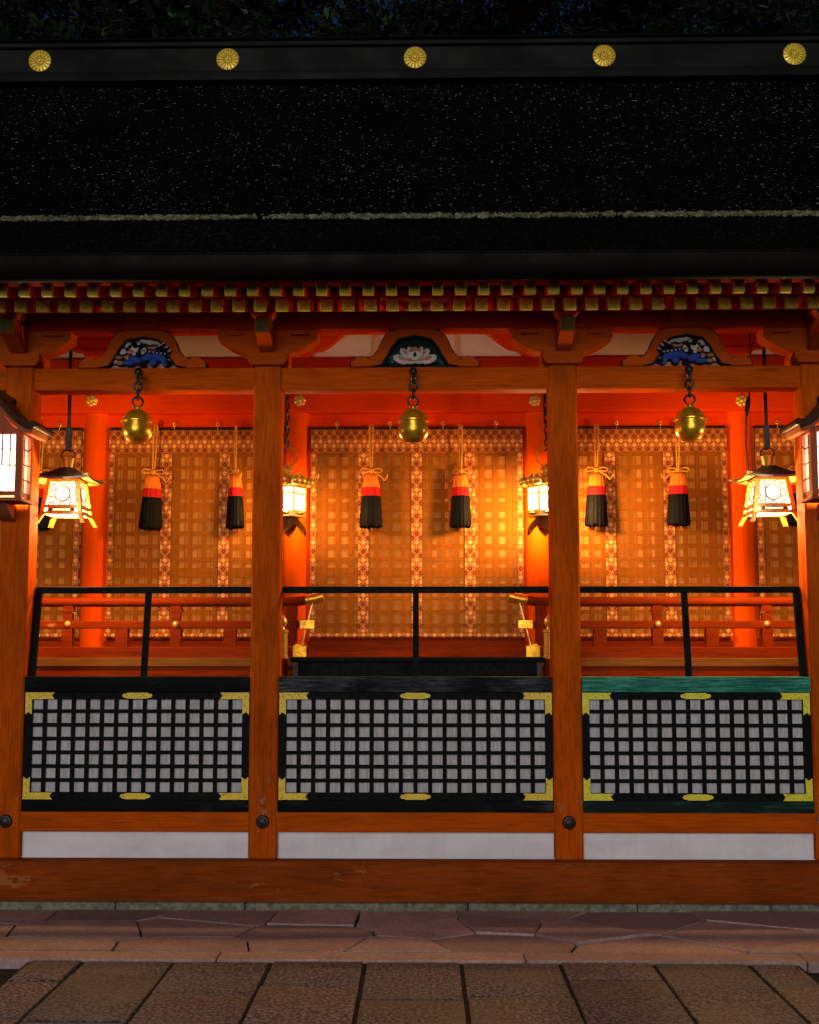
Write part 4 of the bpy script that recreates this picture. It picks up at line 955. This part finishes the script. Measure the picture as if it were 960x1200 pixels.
# wooden post lanterns on the outer posts
def post_lantern(X, label):
    yb = -.06; z0 = zz(576, -.3); e = empty('post_lantern', (X, yb, z0), label, 'wall lantern', 'wooden lanterns on the outer posts'); W, D = .150, .20; Hh = zz(507, -.3) - z0 + .02; t = .022
    for sx in (-1, 1):
        for yy in (-D, 0):
            b = MB(); b.box(sx * W - t, sx * W + t, yy - t, yy + t, -.03, Hh + .02, .003); b.build('corner_post', 'lantern_wood', e)
    for z, h in ((.0, .014), (Hh, .016)):
        b = MB(); b.box(-W, W, -D - .014, -D + .014, z - h, z + h); b.box(-W, W, -.014, .014, z - h, z + h)
        for q in (-1, 1): b.box(q * W - .014, q * W + .014, -D, 0, z - h + .001, z + h - .001)
        b.build('rail_band', 'lantern_wood', e)
    b = MB(); b.quad([(-W, -D + .006, .01), (W, -D + .006, .01), (W, -D + .006, Hh), (-W, -D + .006, Hh)]); b.build('front_paper', 'pane_white', e, smooth=0, recalc=False)
    for q in (-1, 1): b = MB(); b.quad([(q * (W - .004), -D, .01), (q * (W - .004), 0, .01), (q * (W - .004), 0, Hh), (q * (W - .004), -D, Hh)]); b.build('side_paper', 'pane_green', e, smooth=0, recalc=False)
    b = MB()
    for x in (-.085, -.03, .03, .085): b.box(x - .0035, x + .0035, -D - .006, -D + .002, Hh * .45, Hh)
    for z in (Hh * .45, Hh * .72): b.box(-W + t, W - t, -D - .005, -D + .001, z - .003, z + .003)
    for s in (-1, 1):
        for z in (Hh * .25, Hh * .5, Hh * .75): b.box(s * W - .004, s * W + .004, -D + t, -t, z - .0035, z + .0035)
        b.box(s * W - .003, s * W + .003, -D / 2 - .003, -D / 2 + .003, 0, Hh)
    b.build('muntins', 'rod', e, smooth=0)
    b = MB(); b.box(-W - .03, W + .03, -D - .03, .02, -.055, -.031, .004); b.build('base_board', 'lantern_wood', e)
    b = MB(); b.prism([(.058, -.056), (-.16, -.056), (-.12, -.10), (-.02, -.15), (.058, -.17)], -.05, .05, 'X'); b.build('corbel', 'lantern_wood', e)
    # swept roof
    zr = Hh + .03; top = []; P = 12; EW = .275
    for i in range(2 * P + 1):
        u = -1 + i / P; a = abs(u); z = .205 * (1 - a) ** 1.6 * 1.0 + .03 + .025 * a ** 4 - .03 * a; top.append((u * EW, zr + z))
    bot = [(x, z - .045 - .012 * abs(x)) for x, z in top]
    b = MB(); b.band(top, bot, -D - .11, .058); rf = b.build('roof', 'lantern_roof', e, smooth=40)
    b = MB(); b.band([(x * .97, z - .001) for x, z in bot], [(x * .93, z - .03) for x, z in bot], -D - .085, .055); b.build('bargeboard', 'lantern_wood', rf, smooth=40)
    b = MB(); b.prism([(-W, zr - .015)] + [(x, z) for x, z in [(p[0] * .9, p[1] - .05) for p in bot] if abs(x) < W and z > zr] + [(W, zr - .015)], -D - .006, -D + .006); b.build('gable', 'lantern_wood', e, smooth=0)
    for q in (-1, 1): b = MB(); b.tube([(q * (EW + .004), -D - .12, top[0][1] - .02), (q * (EW + .004), .058, top[0][1] - .02)], .024, 10); b.build('eave_roll', 'lantern_roof', rf)
    b = MB(); b.tube([(0, -D - .125, zr + .235), (0, .058, zr + .235)], .03, 10); b.build('ridge_roll', 'lantern_roof', rf)
    lamp('lantern_bulb', (0, -D / 2, Hh * .45), 90, (1.0, .86, .70), .04, e)
post_lantern(-H2 - .045, 'wooden lantern with curved roof on the left outer post')
post_lantern(H2 + .035, 'wooden lantern with curved roof on the right outer post')

# ------------------------------------------------------------------ trees behind
def tree(x, y, h, r, leaf, label, seed, n=27000):
    rn = random.Random(seed); e = empty('tree', (x, y, -.07), label, 'tree', 'trees behind the roof')
    b = MB(); b.tube([(0, 0, 0), (.1, 0, h * .3), (-.1, .1, h * .6), (.1, 0, h * .9)], [.38, .3, .2, .06], 10)
    for k in range(9):
        a = rn.uniform(0, 2 * PI); z = h * rn.uniform(.4, .8); L = r * rn.uniform(.5, .9); b.tube([(0, 0, z), (L * .5 * math.cos(a), L * .5 * math.sin(a), z + L * .3), (L * math.cos(a), L * math.sin(a), z + L * .5)], [.12, .07, .02], 6)
    b.build('trunk', 'bark', e)
    cl = [(rn.gauss(0, r * .45), rn.gauss(0, r * .45), h * .72 + rn.gauss(0, h * .15), rn.uniform(.5, 1.2)) for _ in range(60)]
    b = MB()
    for i in range(n):
        c = rn.choice(cl); p = Vector((c[0] + rn.gauss(0, c[3] * .5), c[1] + rn.gauss(0, c[3] * .5), c[2] + rn.gauss(0, c[3] * .42)))
        s = rn.uniform(.07, .15); u = Vector((rn.gauss(0, 1), rn.gauss(0, 1), rn.gauss(0, .6))).normalized(); v = u.orthogonal().normalized() * s * .5; u = u * s
        b.quad([p - u, p + v, p + u, p - v])
    b.build('crown', leaf, e, smooth=0, recalc=False)
tree(-8.6, 14, 19.5, 3.4, 'leaf', 'dark tree behind the roof at the far left corner', 1)
tree(-5.4, 16, 20.5, 3.0, 'leaf3', 'yellowish leaved tree behind the ridge above the leftmost crest', 2)
tree(-3.7, 13, 19, 2.2, 'leaf', 'dark green tree behind the ridge left of the centre crest', 3)
tree(1.9, 15, 20, 3.0, 'leaf', 'dense dark tree behind the ridge at the centre crest', 4)
tree(4.6, 13.5, 19.5, 3.2, 'leaf', 'dark tree behind the ridge above the fourth crest from the left', 5)
tree(8.2, 15, 20.5, 3.4, 'leaf2', 'bluish green tree behind the ridge above the rightmost crest', 6)

# ------------------------------------------------------------------ light
EL, AZ = math.radians(9.5), math.radians(-4)        # low, faint light from behind the camera
sd = bpy.data.lights.new('sun', 'SUN'); sd.energy = 1.3; sd.angle = math.radians(34); sd.color = (1.0, .95, .93)
so = bpy.data.objects.new('sun', sd); COL.objects.link(so); so.location = (0, -20, 20)
dirv = Vector((math.sin(AZ) * math.cos(EL), -math.cos(AZ) * math.cos(EL), math.sin(EL)))     # towards the sun
so.rotation_euler = dirv.to_track_quat('Z', 'Y').to_euler()
w = bpy.data.worlds.new('World'); scene.world = w; w.use_nodes = True
nt = w.node_tree; sky = nt.nodes.new('ShaderNodeTexSky'); sky.sky_type = 'NISHITA'; sky.sun_disc = False
sky.sun_elevation = EL; sky.sun_rotation = math.atan2(dirv.x, dirv.y)
bg = nt.nodes['Background']; bg.inputs[1].default_value = 0.010; mu = nt.nodes.new('ShaderNodeMix'); mu.data_type = 'RGBA'; mu.blend_type = 'MULTIPLY'; mu.inputs[0].default_value = 1; mu.inputs[7].default_value = (.55, .75, 1.25, 1)
nt.links.new(sky.outputs[0], mu.inputs[6]); nt.links.new(mu.outputs[2], bg.inputs[0])

scene.view_settings.view_transform = 'Standard'; scene.view_settings.look = 'None'; scene.view_settings.gamma = 1; scene.view_settings.exposure = 0
scene.render.engine = 'CYCLES'
cy = scene.cycles
cy.use_denoising = True; cy.denoiser = 'OPENIMAGEDENOISE'; cy.denoising_input_passes = 'RGB_ALBEDO_NORMAL'
cy.sample_clamp_indirect = 4.0; cy.max_bounces = 8; cy.diffuse_bounces = 4; cy.glossy_bounces = 3; cy.transparent_max_bounces = 12; cy.caustics_reflective = False; cy.caustics_refractive = False
